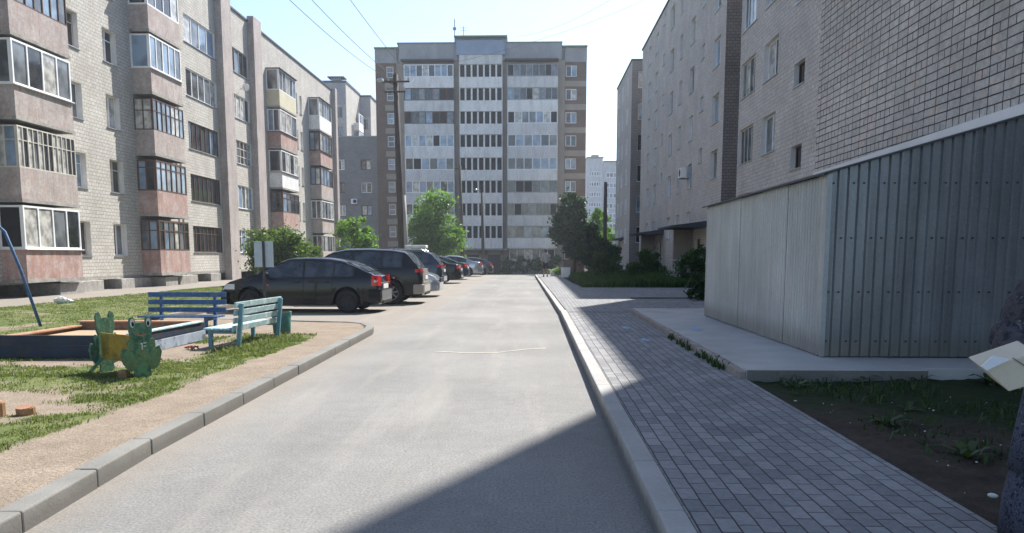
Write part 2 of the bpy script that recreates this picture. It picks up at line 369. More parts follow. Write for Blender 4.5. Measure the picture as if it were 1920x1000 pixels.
_tab = np.random.default_rng(3).random((64, 64))
def vnoise(x, y):
    x = np.asarray(x, float); y = np.asarray(y, float)
    xi = np.floor(x).astype(int); yi = np.floor(y).astype(int); fx = x-xi; fy = y-yi
    fx = fx*fx*(3-2*fx); fy = fy*fy*(3-2*fy)
    g = lambda a, b: _tab[a % 64, b % 64]
    return (g(xi, yi)*(1-fx)+g(xi+1, yi)*fx)*(1-fy)+(g(xi, yi+1)*(1-fx)+g(xi+1, yi+1)*fx)*fy
def GZ(y):
    y = np.asarray(y, float)
    return np.where(y < 57, 0, np.where(y < 94, -.9*(y-57)/37, -.9))
def gz(y): return float(GZ(y))
# ================================================================== ground, road, pavements
def strip(name, xa, xb, ys, z, mat, dz=0.0, kind='structure'):
    mb = MB()
    for a, b in zip(ys, ys[1:]):
        fa = xa(a) if callable(xa) else xa; fb = xa(b) if callable(xa) else xa
        ga = xb(a) if callable(xb) else xb; gb = xb(b) if callable(xb) else xb
        mb.poly([(fa, a, z+gz(a)), (ga, a, z+gz(a)), (gb, b, z+gz(b)), (fb, b, z+gz(b))])
    return tag(mb.build(name, mat), kind=kind)
# asphalt
def asphalt():
    m, t, b = newmat('asphalt'); co = objco(t)
    n1 = noise(t, co, .35, 5, .6); n2 = noise(t, co, 55, 3, .7); n3 = noise(t, co, 7, 6, .7)
    mp = N(t, 'ShaderNodeMapping'); mp.inputs['Scale'].default_value = (2.2, .22, 1); t.links.new(co, mp.inputs[0])
    n4 = noise(t, mp.outputs[0], 1.0, 4, .6)
    col = ramp(t, n1, [(.3, (.155, .152, .145)), (.7, (.228, .222, .21))])
    col = mixc(t, 1, col, ramp(t, n2, [(.3, (.6,)*3), (.5, (1.0,)*3), (.72, (1.35,)*3)]), 'MULTIPLY')
    col = mixc(t, 1, col, ramp(t, n3, [(.3, (.9,)*3), (.7, (1.07,)*3)]), 'MULTIPLY')
    col = mixc(t, ramp(t, n4, [(.52, (0,)*3), (.78, (.5,)*3)]), col, (.31, .29, .255))
    sx = t.nodes.new('ShaderNodeSeparateXYZ'); t.links.new(co, sx.inputs[0])
    jx = N(t, 'ShaderNodeMath', operation='MULTIPLY_ADD'); t.links.new(n3, jx.inputs[0]); jx.inputs[1].default_value = .5; t.links.new(sx.outputs[0], jx.inputs[2])
    mr = N(t, 'ShaderNodeMapRange'); t.links.new(jx.outputs[0], mr.inputs[0]); mr.inputs[1].default_value = -3.2; mr.inputs[2].default_value = 1.2
    col = mixc(t, ramp(t, mr.outputs[0], [(.0, (.55,)*3), (.16, (.35,)*3), (.24, (.0,)*3), (1.0, (0,)*3)]), col, (.225, .19, .15))
    col = mixc(t, 1, col, ramp(t, mr.outputs[0], [(.25, (1.0,)*3), (.36, (.93,)*3), (.48, (1.04,)*3), (.62, (.98,)*3), (.74, (1.03,)*3), (.93, (.9,)*3)]), 'MULTIPLY')
    nc = noise(t, co, .9, 8, .75); ck = N(t, 'ShaderNodeMath', operation='SUBTRACT'); t.links.new(nc, ck.inputs[0]); ck.inputs[1].default_value = .5
    ca = N(t, 'ShaderNodeMath', operation='ABSOLUTE'); t.links.new(ck.outputs[0], ca.inputs[0]); nl = noise(t, co, .23, 2)
    cf = mixc(t, 1, ramp(t, ca.outputs[0], [(.0, (.75,)*3), (.006, (0,)*3)]), ramp(t, nl, [(.5, (0,)*3), (.6, (1,)*3)]), 'MULTIPLY'); col = mixc(t, cf, col, (.07, .065, .06))
    v = N(t, 'ShaderNodeTexVoronoi'); v.inputs['Scale'].default_value = 1.6; t.links.new(co, v.inputs['Vector'])
    col = mixc(t, ramp(t, v.outputs['Distance'], [(.012, (.8,)*3), (.022, (0,)*3)]), col, (.06, .055, .05))
    t.links.new(col, b.inputs['Base Color']); b.inputs['Roughness'].default_value = .88; b.inputs['Specular IOR Level'].default_value = .35
    bump(t, b, n2, .5, .006); M['asphalt'] = m
asphalt()
def groundmat(name, soil, soil2, green, green2, dark=None):
    m, t, b = newmat(name); co = objco(t)
    a = t.nodes.new('ShaderNodeAttribute'); a.attribute_name = 'mask'
    n1 = noise(t, co, 3, 6, .7); n2 = noise(t, co, 45, 3, .7); n3 = noise(t, co, .8, 4)
    s = ramp(t, n1, [(.3, soil), (.7, soil2)]); g = ramp(t, n3, [(.35, green), (.65, green2)])
    add = N(t, 'ShaderNodeMath', operation='MULTIPLY_ADD'); t.links.new(n1, add.inputs[0]); add.inputs[1].default_value = .7; t.links.new(a.outputs['Fac'], add.inputs[2])
    f = ramp(t, add.outputs[0], [(.70, (0,)*3), (1.0, (1,)*3)])
    col = mixc(t, f, s, g); col = mixc(t, 1, col, ramp(t, n2, [(.3, (.72,)*3), (.7, (1.2,)*3)]), 'MULTIPLY')
    t.links.new(col, b.inputs['Base Color']); b.inputs['Roughness'].default_value = .95; b.inputs['Specular IOR Level'].default_value = .15
    bump(t, b, n2, .8, .02); M[name] = m
groundmat('lawn', (.20, .16, .122), (.29, .238, .185), (.085, .115, .035), (.14, .155, .06))
groundmat('soil', (.028, .021, .016), (.085, .066, .05), (.018, .030, .010), (.03, .042, .016))
M['paver'] = bricks('paver', (.30, .298, .30), (.205, .205, .212), (.06, .058, .055), .205, .104, .005, offset=.5, swap=True, stain=.22, bstr=.7, msmooth=.2)
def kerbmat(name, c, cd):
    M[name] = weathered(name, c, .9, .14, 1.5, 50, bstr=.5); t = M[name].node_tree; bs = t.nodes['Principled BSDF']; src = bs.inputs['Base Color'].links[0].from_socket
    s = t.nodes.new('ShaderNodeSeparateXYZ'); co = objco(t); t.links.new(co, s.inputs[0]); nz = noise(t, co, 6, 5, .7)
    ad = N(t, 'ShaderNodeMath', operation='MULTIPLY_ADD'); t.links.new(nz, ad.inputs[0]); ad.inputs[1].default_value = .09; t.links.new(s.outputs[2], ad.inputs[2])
    t.links.new(mixc(t, ramp(t, ad.outputs[0], [(.09, (.8,)*3), (.165, (0,)*3)]), src, cd), bs.inputs['Base Color'])  # lower faces darker: their shade and some dirt put into the colour
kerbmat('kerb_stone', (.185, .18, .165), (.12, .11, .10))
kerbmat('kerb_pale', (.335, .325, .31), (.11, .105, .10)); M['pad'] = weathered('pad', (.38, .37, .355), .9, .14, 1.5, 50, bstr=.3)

YS = [-40, -10, 0, 10, 20, 30, 40, 50, 57, 60, 66, 72, 80, 88, 94, 130, 300, 420]
g = MB()
for a, b in zip(YS, YS[1:]):
    g.poly([(-260, a, gz(a)-.35), (260, a, gz(a)-.35), (260, b, gz(b)-.35), (-260, b, gz(b)-.35)])
tag(g.build('ground', 'soil'), kind='structure')
yr = [-12, 0, 20, 40, 57, 60, 66, 72, 80, 88, 93]
def kerbx(y): return .66 if y < 19 else .66-.12*((y-19)/8)**1 if y < 27 else .54-.016*(y-27)
KR = 0.15
strip('road', -60, lambda y: kerbx(y)+.05 if y < 57 else 8, yr, 0.0, 'asphalt')
# right pavement of small concrete pavers, with the paved branch to the entrances
def plate(name, poly, z0, z1, mat, bevel=0):
    mb = MB(); mb.prism(poly, lambda a, b, t: (a, b, t), z0, z1); return mb.build(name, mat, bevel=bevel)
pv = [(-6, 2.28), (18.3, 2.26), (18.3, 9.2)]
pavpoly = [(kerbx(-8)+.15, -8), (2.30, -8), (2.33, 8.4), (2.30, 18.35), (9.0, 18.35), (9.0, 24.0), (9.0, 32.2), (2.05, 32.2), (1.85, 40), (1.55, 54), (kerbx(54)+.15, 54)]
for y in (48, 42, 36, 32, 27, 23, 19): pavpoly.append((kerbx(y)+.15, y))
tag(plate('pavement', pavpoly, 0.0, KR, 'paver'), kind='structure')
# kerbs, stone by stone, one structure each side
def kerb(name, pts, wd, z1, mat, L=1.0, side=1):
    mb = MB(); P = [Vector((x, y, 0)) for x, y in pts]
    acc = []
    for a, b in zip(P, P[1:]):
        n = max(1, round((b-a).length/L))
        for k in range(n): acc.append((a.lerp(b, k/n), a.lerp(b, (k+1)/n)))
    for k, (a, b) in enumerate(acc):
        d = (b-a).normalized(); nrm = Vector((d.y, -d.x, 0))*side; gp = .004
        gp = .002; a2 = a+d*gp; b2 = b-d*gp; j = random.uniform(-.002, .002)+.0; top = z1+random.uniform(-.002, .002)
        q = [a2+nrm*j, b2+nrm*j, b2+nrm*(wd+j), a2+nrm*(wd+j)]
        mb.hexa([(*p.xy, -.05) for p in q]+[(*p.xy, top) for p in q])
    return tag(mb.build(name, mat, bevel=.012), kind='structure')
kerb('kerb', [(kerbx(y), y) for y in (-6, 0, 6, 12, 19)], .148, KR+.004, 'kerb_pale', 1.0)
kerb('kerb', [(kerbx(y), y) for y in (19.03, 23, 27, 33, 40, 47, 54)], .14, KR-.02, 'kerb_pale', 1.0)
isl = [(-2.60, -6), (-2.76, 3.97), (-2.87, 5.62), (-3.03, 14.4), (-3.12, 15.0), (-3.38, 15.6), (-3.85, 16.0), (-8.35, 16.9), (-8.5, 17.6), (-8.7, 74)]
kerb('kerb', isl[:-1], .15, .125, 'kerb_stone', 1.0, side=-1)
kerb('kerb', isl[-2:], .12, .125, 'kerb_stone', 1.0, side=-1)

# lawn: one dense sheet with a grass / bare earth mask
def grass_mask(x, y):
    n = vnoise(x*1.3+9, y*1.3)*.6+vnoise(x*3.7, y*3.7+5)*.4
    m = np.full(np.shape(x), .75)
    m = m-1.2*np.clip((x+3.78)/.25, 0, 1)                                     # bare band along the kerb
    m = m-1.1*np.exp(-(((x+4.95)/.75)**2+((y-6.75)/.55)**2))                   # bare patch by the stump
    m = m-1.0*np.exp(-(((x+4.95)/.5)**2+((y-10.9)/1.3)**2))                   # sand between box and bench
    m = m-.9*np.exp(-(((x+5.0)/1.4)**2+((y-14.6)/1.1)**2))
    m = m-1.0*((x > -4.6) & (y > 13.2))
    m = m-1.0*((x > -8.0) & (y > 15.2))
    m = m-.6*np.exp(-(((x+6.4)/1.4)**2+((y-13.3)/.7)**2))
    m = m-.45*np.exp(-((y-9.75)/.28)**2)*(x < -4.9)
    m = m+.5*np.exp(-(((x+4.25)/.33)**2+((y-11.6)/1.5)**2))
    m = m-.5*np.clip((-16.6-x)/.6, 0, 1)
    return np.clip(m+(n-.5)*1.1, 0, 1)
def dip(x): return .22*np.clip((-13.2-np.asarray(x))/3.6, 0, 1)
def lawn_sheet(name, xs, ys, inside, z, dens_attr=True):
    X, Y = np.meshgrid(xs, ys); Z = z+.03*(vnoise(X*.9, Y*.9)-.5)+GZ(Y)-dip(X)
    V = np.stack([X, Y, Z], -1).reshape(-1, 3); nx = len(xs); ny = len(ys)
    i = np.arange(nx-1)[None, :]+np.arange(ny-1)[:, None]*nx
    F = np.stack([i, i+1, i+1+nx, i+nx], -1).reshape(-1, 4)
    c = V[F].mean(1); F = F[inside(c[:, 0], c[:, 1])]
    return tag(raw_mesh(name, V, F, 'lawn', True, grass_mask(V[:, 0], V[:, 1])), kind='structure')
def kerb_left(y):
    ys = [p[1] for p in isl[:7]]; xs = [p[0] for p in isl[:7]]; return np.interp(y, ys, xs)
def in_lawn(x, y):
    a = (y < 14.4) & (x < kerb_left(y)-.1)
    b = (y >= 14.4) & (y < 16.85) & (x < -3.2) & (x < -8.4+(16.85-y)*5.0+.2) & (x < np.interp(y, [14.4, 15.6, 16.1], [-3.15, -3.5, -4.3]))
    c = (y >= 16.85) & (x < -8.5)
    return a | b | c
lawn_sheet('lawn', np.arange(-20.2, -2.6, .08), np.arange(-6, 18.6, .08), in_lawn, .115)
lawn_sheet('lawn', np.arange(-20.2, -8.4, .4), np.arange(18.56, 93, .4), lambda x, y: x < -8.65, .115)
# dark bed beside the pavement, and the rough grass beyond the paved branch
def bed(name, x0, x1, y0, y1, z, step, fm, amp=.05):
    xs = np.arange(x0, x1+step*.5, step); ys = np.arange(y0, y1+step*.5, step); X, Y = np.meshgrid(xs, ys)
    edge = np.clip((X-x0)/.25, 0, 1)
    Z = z+amp*(vnoise(X*2.3, Y*2.3)+.5*vnoise(X*7, Y*7)+.45*vnoise(X*17, Y*17)-.95)*edge+GZ(Y)
    V = np.stack([X, Y, Z], -1).reshape(-1, 3); nx = len(xs); ny = len(ys)
    i = np.arange(nx-1)[None, :]+np.arange(ny-1)[:, None]*nx; F = np.stack([i, i+1, i+1+nx, i+nx], -1).reshape(-1, 4)
    return tag(raw_mesh(name, V, F, 'soil', True, fm(V[:, 0], V[:, 1])), kind='structure')
bed('flower_bed', 2.30, 7.0, -4, 8.6, .125, .04, lambda x, y: np.clip((y-4.5)/4+.2*(x-3), 0.1, .8)*.9)
bed('rough_grass', 2.0, 9.0, 32.2, 56, .16, .4, lambda x, y: np.full(x.shape, .9))
bed('rough_grass', 2.3, 30, 56, 93, .02, 1.0, lambda x, y: np.full(x.shape, .9))
bed('rough_grass', -18, 6, 92.0, 93.8, .05, .6, lambda x, y: np.full(x.shape, .9))

# concrete slab that carries the metal shed
sb = MB(); 
for (x0, x1, y0, y1, z) in ((2.34, 4.3, 8.45, 11.9, .25), (2.34, 4.3, 11.91, 18.3, .247), (4.31, 7.2, 8.62, 18.3, .246)):
    sb.box(x0, x1, y0, y1, .05, z)
tag(sb.build('concrete_pad', 'pad', bevel=.01), kind='structure')
eb = MB(); y = 8.46
while y < 18.2: eb.box(2.26, 2.338, y, y+.245, .1, .238+random.uniform(-.012, .006)); y += .252
tag(eb.build('pad_edging', 'edge_brick' if 'edge_brick' in M else 'concrete', bevel=.008), kind='structure')
fr = MB(); fr.box(2.345, 4.295, 8.436, 8.449, .06, .243); tag(fr.build('pad_face', 'concrete_dark'), kind='structure')  # dark sheet over the pad front, its shade and grime put into the colour
# low kerb lip crossing the branch
lp = MB(); lp.box(3.0, 7.2, 23.9, 24.0, .1, .20); lp.box(.85, 2.25, 18.3, 18.36, .1, .158)
tag(lp.build('kerb_lip', 'concrete_dark'), kind='structure')
cm = MB()
for (x, y, r, q, z) in ((1.72, 14.4, .08, .2, KR), (1.78, 12.35, .07, .18, KR), (2.75, 13.1, .09, .24, .249)):
    cm.poly([(x+r*math.cos(a)*(1+.3*math.sin(3*a+x)), y+q*math.sin(a)*(1+.25*math.cos(5*a)), z+.004) for a in [k*math.pi/8 for k in range(16)]])
tag(cm.build('chalk_marks', 'chalk', fix=False), kind='structure')

# ================================================================== buildings
def FX(X): return lambda u, n, z: (X+n, u, z)        # wall facing +X
def FXn(X): return lambda u, n, z: (X-n, u, z)       # wall facing -X
def FY(Y): return lambda u, n, z: (u, Y-n, z)        # wall facing -Y (towards the camera)
def fbox(mb, F, u0, u1, n0, n1, z0, z1):
    a = F(u0, n0, z0); b = F(u1, n1, z1); mb.box(a[0], b[0], a[1], b[1], a[2], b[2])
def wall(mb, F, u0, u1, z0, z1, holes=(), depth=.22, rev=0):
    us = sorted({u0, u1, *[h[0] for h in holes], *[h[1] for h in holes]}); zs = sorted({z0, z1, *[h[2] for h in holes], *[h[3] for h in holes]})
    us = [u for u in us if u0 <= u <= u1]; zs = [z for z in zs if z0 <= z <= z1]
    for a, b in zip(us, us[1:]):
        for c, d in zip(zs, zs[1:]):
            mu, mz = (a+b)/2, (c+d)/2
            if any(h[0] < mu < h[1] and h[2] < mz < h[3] for h in holes): continue
            mb.poly([F(a, 0, c), F(b, 0, c), F(b, 0, d), F(a, 0, d)])
    mb.cur = rev
    for (a, b, c, d) in holes:
        mb.poly([F(a, 0, c), F(a, 0, d), F(a, -depth, d), F(a, -depth, c)]); mb.poly([F(b, 0, c), F(b, -depth, c), F(b, -depth, d), F(b, 0, d)])
        mb.poly([F(a, 0, d), F(b, 0, d), F(b, -depth, d), F(a, -depth, d)]); mb.poly([F(a, 0, c), F(a, -depth, c), F(b, -depth, c), F(b, 0, c)])
    mb.cur = 0
PM = ['gl_dark', 'gl_mid', 'gl_blue', 'gl_curtain', 'dark_void']
def glaze(mbf, mbp, F, u0, u1, z0, z1, n, nd, trans=None, fw=.05, weights=(4, 3, 2, 2, 0), fd=.05, cell=0):
    """frame bars into mbf, panes into mbp; n is the outer face of the frame"""
    fbox(mbf, F, u0, u1, n-fd, n, z0, z0+fw); fbox(mbf, F, u0, u1, n-fd, n, z1-fw, z1)
    xs = [u0+(u1-u0)*k/nd for k in range(nd+1)]
    for k, x in enumerate(xs):
        a = max(u0, x-fw/2) if 0 < k < nd else (u0 if k == 0 else u1-fw)
        fbox(mbf, F, a, a+fw, n-fd, n+.002, z0+fw, z1-fw)
    if trans:
        for tr in (trans if isinstance(trans, (list, tuple)) else [trans]):
            zt = z0+(z1-z0)*tr
            for k in range(nd): fbox(mbf, F, xs[k]+fw/2, xs[k+1]-fw/2, n-fd, n-.003, zt-fw*.35, zt+fw*.35)
    for k in range(nd):
        mbp.cur = random.choices(range(5), weights)[0]
        j = random.uniform(-.006, .006)
        mbp.poly([F(xs[k], n-fd*.6+j, z0), F(xs[k+1], n-fd*.6-j, z0), F(xs[k+1], n-fd*.6-j, z1), F(xs[k], n-fd*.6+j, z1)])
def window(par, F, u0, u1, z0, z1, n=-.12, nd=2, trans=None, fm='white_frame', weights=(4, 3, 2, 2, 0), fw=.06, sill=True, name='window'):
    off = par.location; mf = MB(off); mp = MB(off)
    glaze(mf, mp, F, u0+.003, u1-.003, z0+.003, z1-.003, n, nd, trans, fw, weights)
    f = mf.build(name, fm, par); mp.build('pane', PM, f, fix=False)
    if sill:
        s = MB(off); fbox(s, F, u0-.04, u1+.04, n+.003, .05, z0-.03, z0+.002); s.build('sill', 'steel', f)
    return f
def balcony(par, F, u0, u1, zb, proj, ph, gh, pm, fm, nd, ns=2, trans=None, fw=.05, weights=(4, 3, 2, 2, 0), side=-1, capm=None, top=False):
    """enclosed balcony: parapet (the part), slab, window frame, panes, roof sheet as sub-parts"""
    off = par.location; pb = MB(off)
    th = .07; seam = u0+(u1-u0)*random.uniform(.42, .58)
    fbox(pb, F, u0, seam-.006, proj-th, proj, zb+.02, zb+ph); fbox(pb, F, seam+.006, u1, proj-th, proj-.003, zb+.02, zb+ph)
    fbox(pb, F, u0, u0+th, .0, proj-th-.002, zb+.02, zb+ph); fbox(pb, F, u1-th, u1, .0, proj-th-.002, zb+.02, zb+ph)
    p = pb.build('balcony', pm, par)
    s = MB(off); fbox(s, F, u0-.03, u1+.03, 0.0, proj+.03, zb-.10, zb+.018); s.build('slab', 'concrete', p)
    if gh > 0:
        z0, z1 = zb+ph+.003, zb+ph+gh; mf = MB(off); mp = MB(off)
        glaze(mf, mp, F, u0, u1, z0, z1, proj, nd, trans, fw, weights)
        F1 = lambda u, n, z: F(u0-n, u, z); F2 = lambda u, n, z: F(u1+n, u, z)
        glaze(mf, mp, F1, 0, proj-.055, z0, z1, 0, ns, trans, fw, weights); glaze(mf, mp, F2, 0, proj-.055, z0, z1, 0, ns, trans, fw, weights)
        f = mf.build('window_frame', fm, p); mp.build('pane', PM, f, fix=False)
        if capm:
            c = MB(off); fbox(c, F, u0-.06, u1+.06, 0.01, proj+.08, z0-.03, z0-.002); c.build('ledge', capm, p)
        if top:
            c = MB(off); fbox(c, F, u0-.08, u1+.08, 0.0, proj+.12, z1+.002, z1+.06); c.build('roof_sheet', 'roof_dark', p)
    return p

# ---- left: five-storey brick block of flats
XL = -18.5; F = FX(XL); org = (XL, 50, 0)
LB = thing('apartment_block', 'long five storey block of pale sunlit brick with stacked pink balconies, left of the road', 'apartment building', org)
holes = []; wins = []
z_f = [.62+2.78*k for k in range(5)]
for z in z_f:
    for (a, b) in ((31.3, 32.15), (33.95, 35.05), (60.9, 61.8)): holes.append((a, b, z+.83, z+2.25))
    for (a, b) in ((42.0, 46.05), (47.75, 51.3), (70.0, 72.3)): holes.append((a, b, z+1.0, z+2.45))
    for (a, b) in ((24.2, 25.4), (20.0, 21.4), (15.0, 16.4), (52.95, 53.5), (62.4, 63.0)): holes.append((a, b, z+.83, z+2.25))
mb = MB(org); wall(mb, F, 6, 73, .55, 16.4, holes, .25, 1)
mb.poly([(XL, 73, .55), (XL-12, 73, .55), (XL-12, 73, 16.4), (XL, 73, 16.4)]); mb.poly([(XL, 6, .55), (XL-12, 6, .55), (XL-12, 6, 16.4), (XL, 6, 16.4)])
mb.poly([(XL-12, 6, .55), (XL-12, 73, .55), (XL-12, 73, 16.4), (XL-12, 6, 16.4)]); mb.poly([(XL-12, 6, 16.39), (XL, 6, 16.39), (XL, 73, 16.39), (XL-12, 73, 16.39)])
mb.build('wall', ['brick_left', 'plaster'], LB)
mb = MB(org); fbox(mb, F, 5.9, 73.1, -.3, .07, 16.402, 16.52); mb.build('roof_edge', 'roof_dark', LB)
mb = MB(org); fbox(mb, F, 6, 73, -1.4, -1.3, -.4, .46); mb.build('plinth', 'concrete_dark', LB)
mb = MB(org); fbox(mb, F, 6, 73, -1.4, -.005, .44, .548); mb.build('floor_slab', 'concrete', LB)
mb = MB(org)
for (a, b, n1) in ((28.6, 30.2, .75), (30.7, 32.3, .35), (33.9, 36.6, .25), (36.9, 38.2, .8), (39.0, 41.2, .5), (43.6, 45, .2), (53, 54.5, .7), (56, 58.2, .7), (64, 68.3, .6), (22, 24, .6)):
    mb = MB(org); fbox(mb, F, a, b, -1.28, n1, -.4, .435); mb.build("plinth_block", "concrete", LB, bevel=.02)
for (a, b, n1, zt) in ((46.15, 47.6, .42, 16.8), (51.4, 52.85, .42, 16.75), (72.35, 73.05, .35, 16.6)):
    mb = MB(org); fbox(mb, F, a, b, .003, n1, .0, zt); mb.build('pier', 'pier', LB)
for i, z in enumerate(z_f):
    for (a, b) in ((31.3, 32.15), (33.95, 35.05), (60.9, 61.8), (24.2, 25.4), (20.0, 21.4), (15.0, 16.4)):
        window(LB, F, a, b, z+.83, z+2.25, -.2, 1 if b-a < 1 else 2, None if (i+int(a)) % 2 else .7, random.choice(['white_frame', 'old_frame', 'white_frame']))
    for (a, b) in ((52.95, 53.5), (62.4, 63.0)): window(LB, F, a, b, z+.83, z+2.25, -.2, 1, None, 'old_frame')
    st = [('brown_frame', 8, .72, (6, 3, 0, 2, 2)), ('brown_frame', 7, None, (7, 3, 0, 1, 2)), ('brown_frame', 7, None, (5, 3, 1, 2, 1)), ('white_frame', 5, None, (2, 3, 3, 3, 0)), ('white_frame', 4, None, (3, 2, 3, 2, 0))][i]
    window(LB, F, 42.0, 46.05, z+1.0, z+2.45, -.06, st[1], st[2], st[0], st[3], .06)
    st = [('white_frame', 5, .7, (2, 3, 2, 3, 0)), ('white_frame', 6, None, (2, 3, 3, 2, 0)), ('old_frame', 6, [.33, .66], (2, 3, 3, 2, 0)), ('white_frame', 5, None, (4, 2, 2, 2, 0)), ('grey_frame', 5, None, (5, 2, 2, 1, 0))][i]
    window(LB, F, 47.75, 51.3, z+1.0, z+2.45, -.06, st[1], st[2], st[0], st[3], .06)
    window(LB, F, 70.0, 72.3, z+1.0, z+2.45, -.06, 4, None, 'grey_frame')
# bay 1, 2 (near), 3, 4 (far): (u0, u1) and per-storey style
b1 = [('panel_pink', 'white_frame', 4, 1, None, 'white_frame', (5, 3, 0, 2, 1)), ('panel_pinkgrey', 'old_frame', 12, 2, .66, None, (2, 3, 1, 4, 0)), ('panel_pinkgrey', 'white_frame', 4, 1, None, 'white_frame', (2, 2, 5, 2, 0)),
      ('panel_pinkgrey', 'brown_frame', 7, 2, None, None, (2, 2, 5, 2, 0)), ('panel_pinkgrey', 'brown_frame', 7, 2, None, None, (2, 2, 5, 2, 0))]
b2 = [('panel_pink', 'brown_frame', 6, 2, .66, None, (3, 3, 1, 5, 0)), ('panel_pink', 'brown_frame', 6, 2, .75, None, (1, 3, 5, 2, 0)), ('panel_pinkgrey', 'brown_frame', 7, 2, .62, None, (1, 3, 4, 3, 0)),
      ('panel_pinkgrey', 'white_frame', 5, 1, None, 'white_frame', (2, 2, 4, 2, 0)), ('panel_pinkgrey', 'white_frame', 4, 1, None, None, (3, 2, 4, 1, 0))]
b3 = [('panel_pink', 'old_frame', 5, 2, None, None, (3, 3, 1, 3, 0)), ('panel_pink', 'brown_frame', 4, 2, .7, None, (3, 3, 1, 3, 0)), ('panel_white', 'white_frame', 4, 1, None, 'brown_frame', (3, 2, 2, 3, 0)),
      ('panel_pink', 'white_frame', 3, 2, None, 'brown_frame', (3, 2, 2, 3, 0)), ('panel_cream', 'white_frame', 5, 1, None, None, (3, 3, 3, 1, 0))]
b4 = [('panel_pinkgrey', 'old_frame', 5, 2, None, None, (3, 3, 1, 3, 0)), ('panel_pinkgrey', 'white_frame', 4, 2, None, 'brown_frame', (2, 3, 2, 3, 0)), ('panel_pinkgrey', 'brown_frame', 4, 2, None, None, (3, 2, 2, 3, 0)),
      ('panel_pink', 'brown_frame', 4, 2, None, 'brown_frame', (3, 3, 2, 2, 0)), ('panel_white', 'white_frame', 5, 1, None, None, (3, 3, 3, 1, 0))]
for (a, b, S) in ((26.55, 29.9, b1), (36.3, 39.45, b2), (54.7, 58.5, b3), (64.8, 68.6, b4), (14.5, 17.9, b2)):
    for i, z in enumerate(z_f):
        s = S[i]; balcony(LB, F, a, b, z, .9, 1.08, 1.42 if s[5] is None else 1.5, s[0], s[1], s[2], s[3], s[4], .045 if s[2] > 6 else .07, s[6], capm=s[5], top=(i == 4))
mb = MB(org); mb.tube([(XL+.12, 40.6, .3), (XL+.12, 40.6, 16.3)], .055, 8); mb.build('downpipe', 'concrete', LB)

# ---- right: six-storey brick block with the near windowless wing
def rect_block(mb, x0, x1, y0, y1, z0, z1, skip=()):
    if 'x0' not in skip: mb.poly([(x0, y0, z0), (x0, y1, z0), (x0, y1, z1), (x0, y0, z1)])
    if 'x1' not in skip: mb.poly([(x1, y0, z0), (x1, y1, z0), (x1, y1, z1), (x1, y0, z1)])
    if 'y0' not in skip: mb.poly([(x0, y0, z0), (x1, y0, z0), (x1, y0, z1), (x0, y0, z1)])
    if 'y1' not in skip: mb.poly([(x0, y1, z0), (x1, y1, z0), (x1, y1, z1), (x0, y1, z1)])
    mb.poly([(x0, y0, z1), (x1, y0, z1), (x1, y1, z1), (x0, y1, z1)])
HR = 18.85; org = (9, 45, 0); E = 24
RB = thing('apartment_block', 'tall shaded brick block of flats right of the road, behind the metal shed', 'apartment building', org)
mb = MB(org); rect_block(mb, 7.05, E, 3, 20.0, 0, 22.0); mb.build('wing_wall', 'brick_near', RB)
F = FXn(9.04); rows = [2.6+2.8*k for k in range(6)]
H = []; W = []
for k, z in enumerate(rows):
    W += [(33.0, 35.2, z, z+1.5, 4, 'old_frame' if k != 3 else 'white_frame'), (30.0, 31.8, z, z+1.45, 2, ['old_frame', 'white_frame', 'white_frame', 'white_frame', 'white_frame', 'old_frame'][k])]
    W += [(27.0, 28.1, z+1.85, z+2.65, 1, 'brown_frame'), (23.0, 24.6, z, z+1.45, 2, 'old_frame')]
W = [q for q in W if q[3] < HR-.2]
mb = MB(org); wall(mb, F, 20.0, 35.4, 0, HR, [q[:4] for q in W], .25, 1); rect_block(mb, 9.04, E, 20.0, 35.4, 0, HR, ('x0', 'y0')); mb.build('wall', ['brick_right', 'plaster'], RB)
for (a, b, z0, z1, nd, fm) in W: window(RB, F, a, b, z0, z1, -.1 if nd > 2 else -.18, nd, None, fm, (5, 4, 1, 3, 0))
mb = MB(org); rect_block(mb, 12.2, E, 35.4, 39.3, 0, HR, ('y0', 'y1')); mb.build('recess_wall', 'brick_right', RB)
F = FXn(9.3); W = []
for k, z in enumerate(rows):
    for (u, wd, hh, dz, nd) in ((41.1, 1.5, 1.45, 0, 2), (44.5, .9, .8, 1.2, 1), (47.4, 1.3, 1.45, 0, 2), (51.0, .9, 1.45, 0, 1), (54.4, 1.4, 1.45, 0, 2), (57.8, .8, .8, 1.2, 1), (61.0, 1.3, 1.45, 0, 2), (64.6, 1.3, 1.45, 0, 2)):
        if k == 0 and u in (44.5, 57.8): continue
        W.append((u-wd/2, u+wd/2, z+dz-(2.8 if dz else 0)*0, z+dz+hh, nd))
W = [q for q in W if q[3] < HR-.2]
mb = MB(org); wall(mb, F, 39.3, 69, 0, HR, [q[:4] for q in W]+[(43.9, 45.2, .3, 2.4), (57.2, 58.5, .3, 2.4)], .25, 1); rect_block(mb, 9.3, E, 39.3, 69, 0, HR, ('x0', 'y0'))
mb.build('wall', ['brick_right', 'plaster'], RB)
mb = MB(org); mb.poly([(9.3, 39.3, 0), (12.2, 39.3, 0), (12.2, 39.3, HR), (9.3, 39.3, HR)]); mb.build('return_wall', 'brick_shaded', RB)
for (a, b, z0, z1, nd) in W: window(RB, F, a, b, z0, z1, -.16, nd, None, random.choice(['white_frame', 'old_frame', 'white_frame']), (2, 3, 4, 3, 0))
for u in (43.9, 57.2):
    mb = MB(org); fbox(mb, F, u+.01, u+1.29, -.2, -.14, .3, 2.39); d = mb.build('door', 'brown_frame', RB)
    mb = MB(org); fbox(mb, F, u+.15, u+.2, -.14, -.09, 1.1, 1.35); mb.build('handle', 'steel', d)
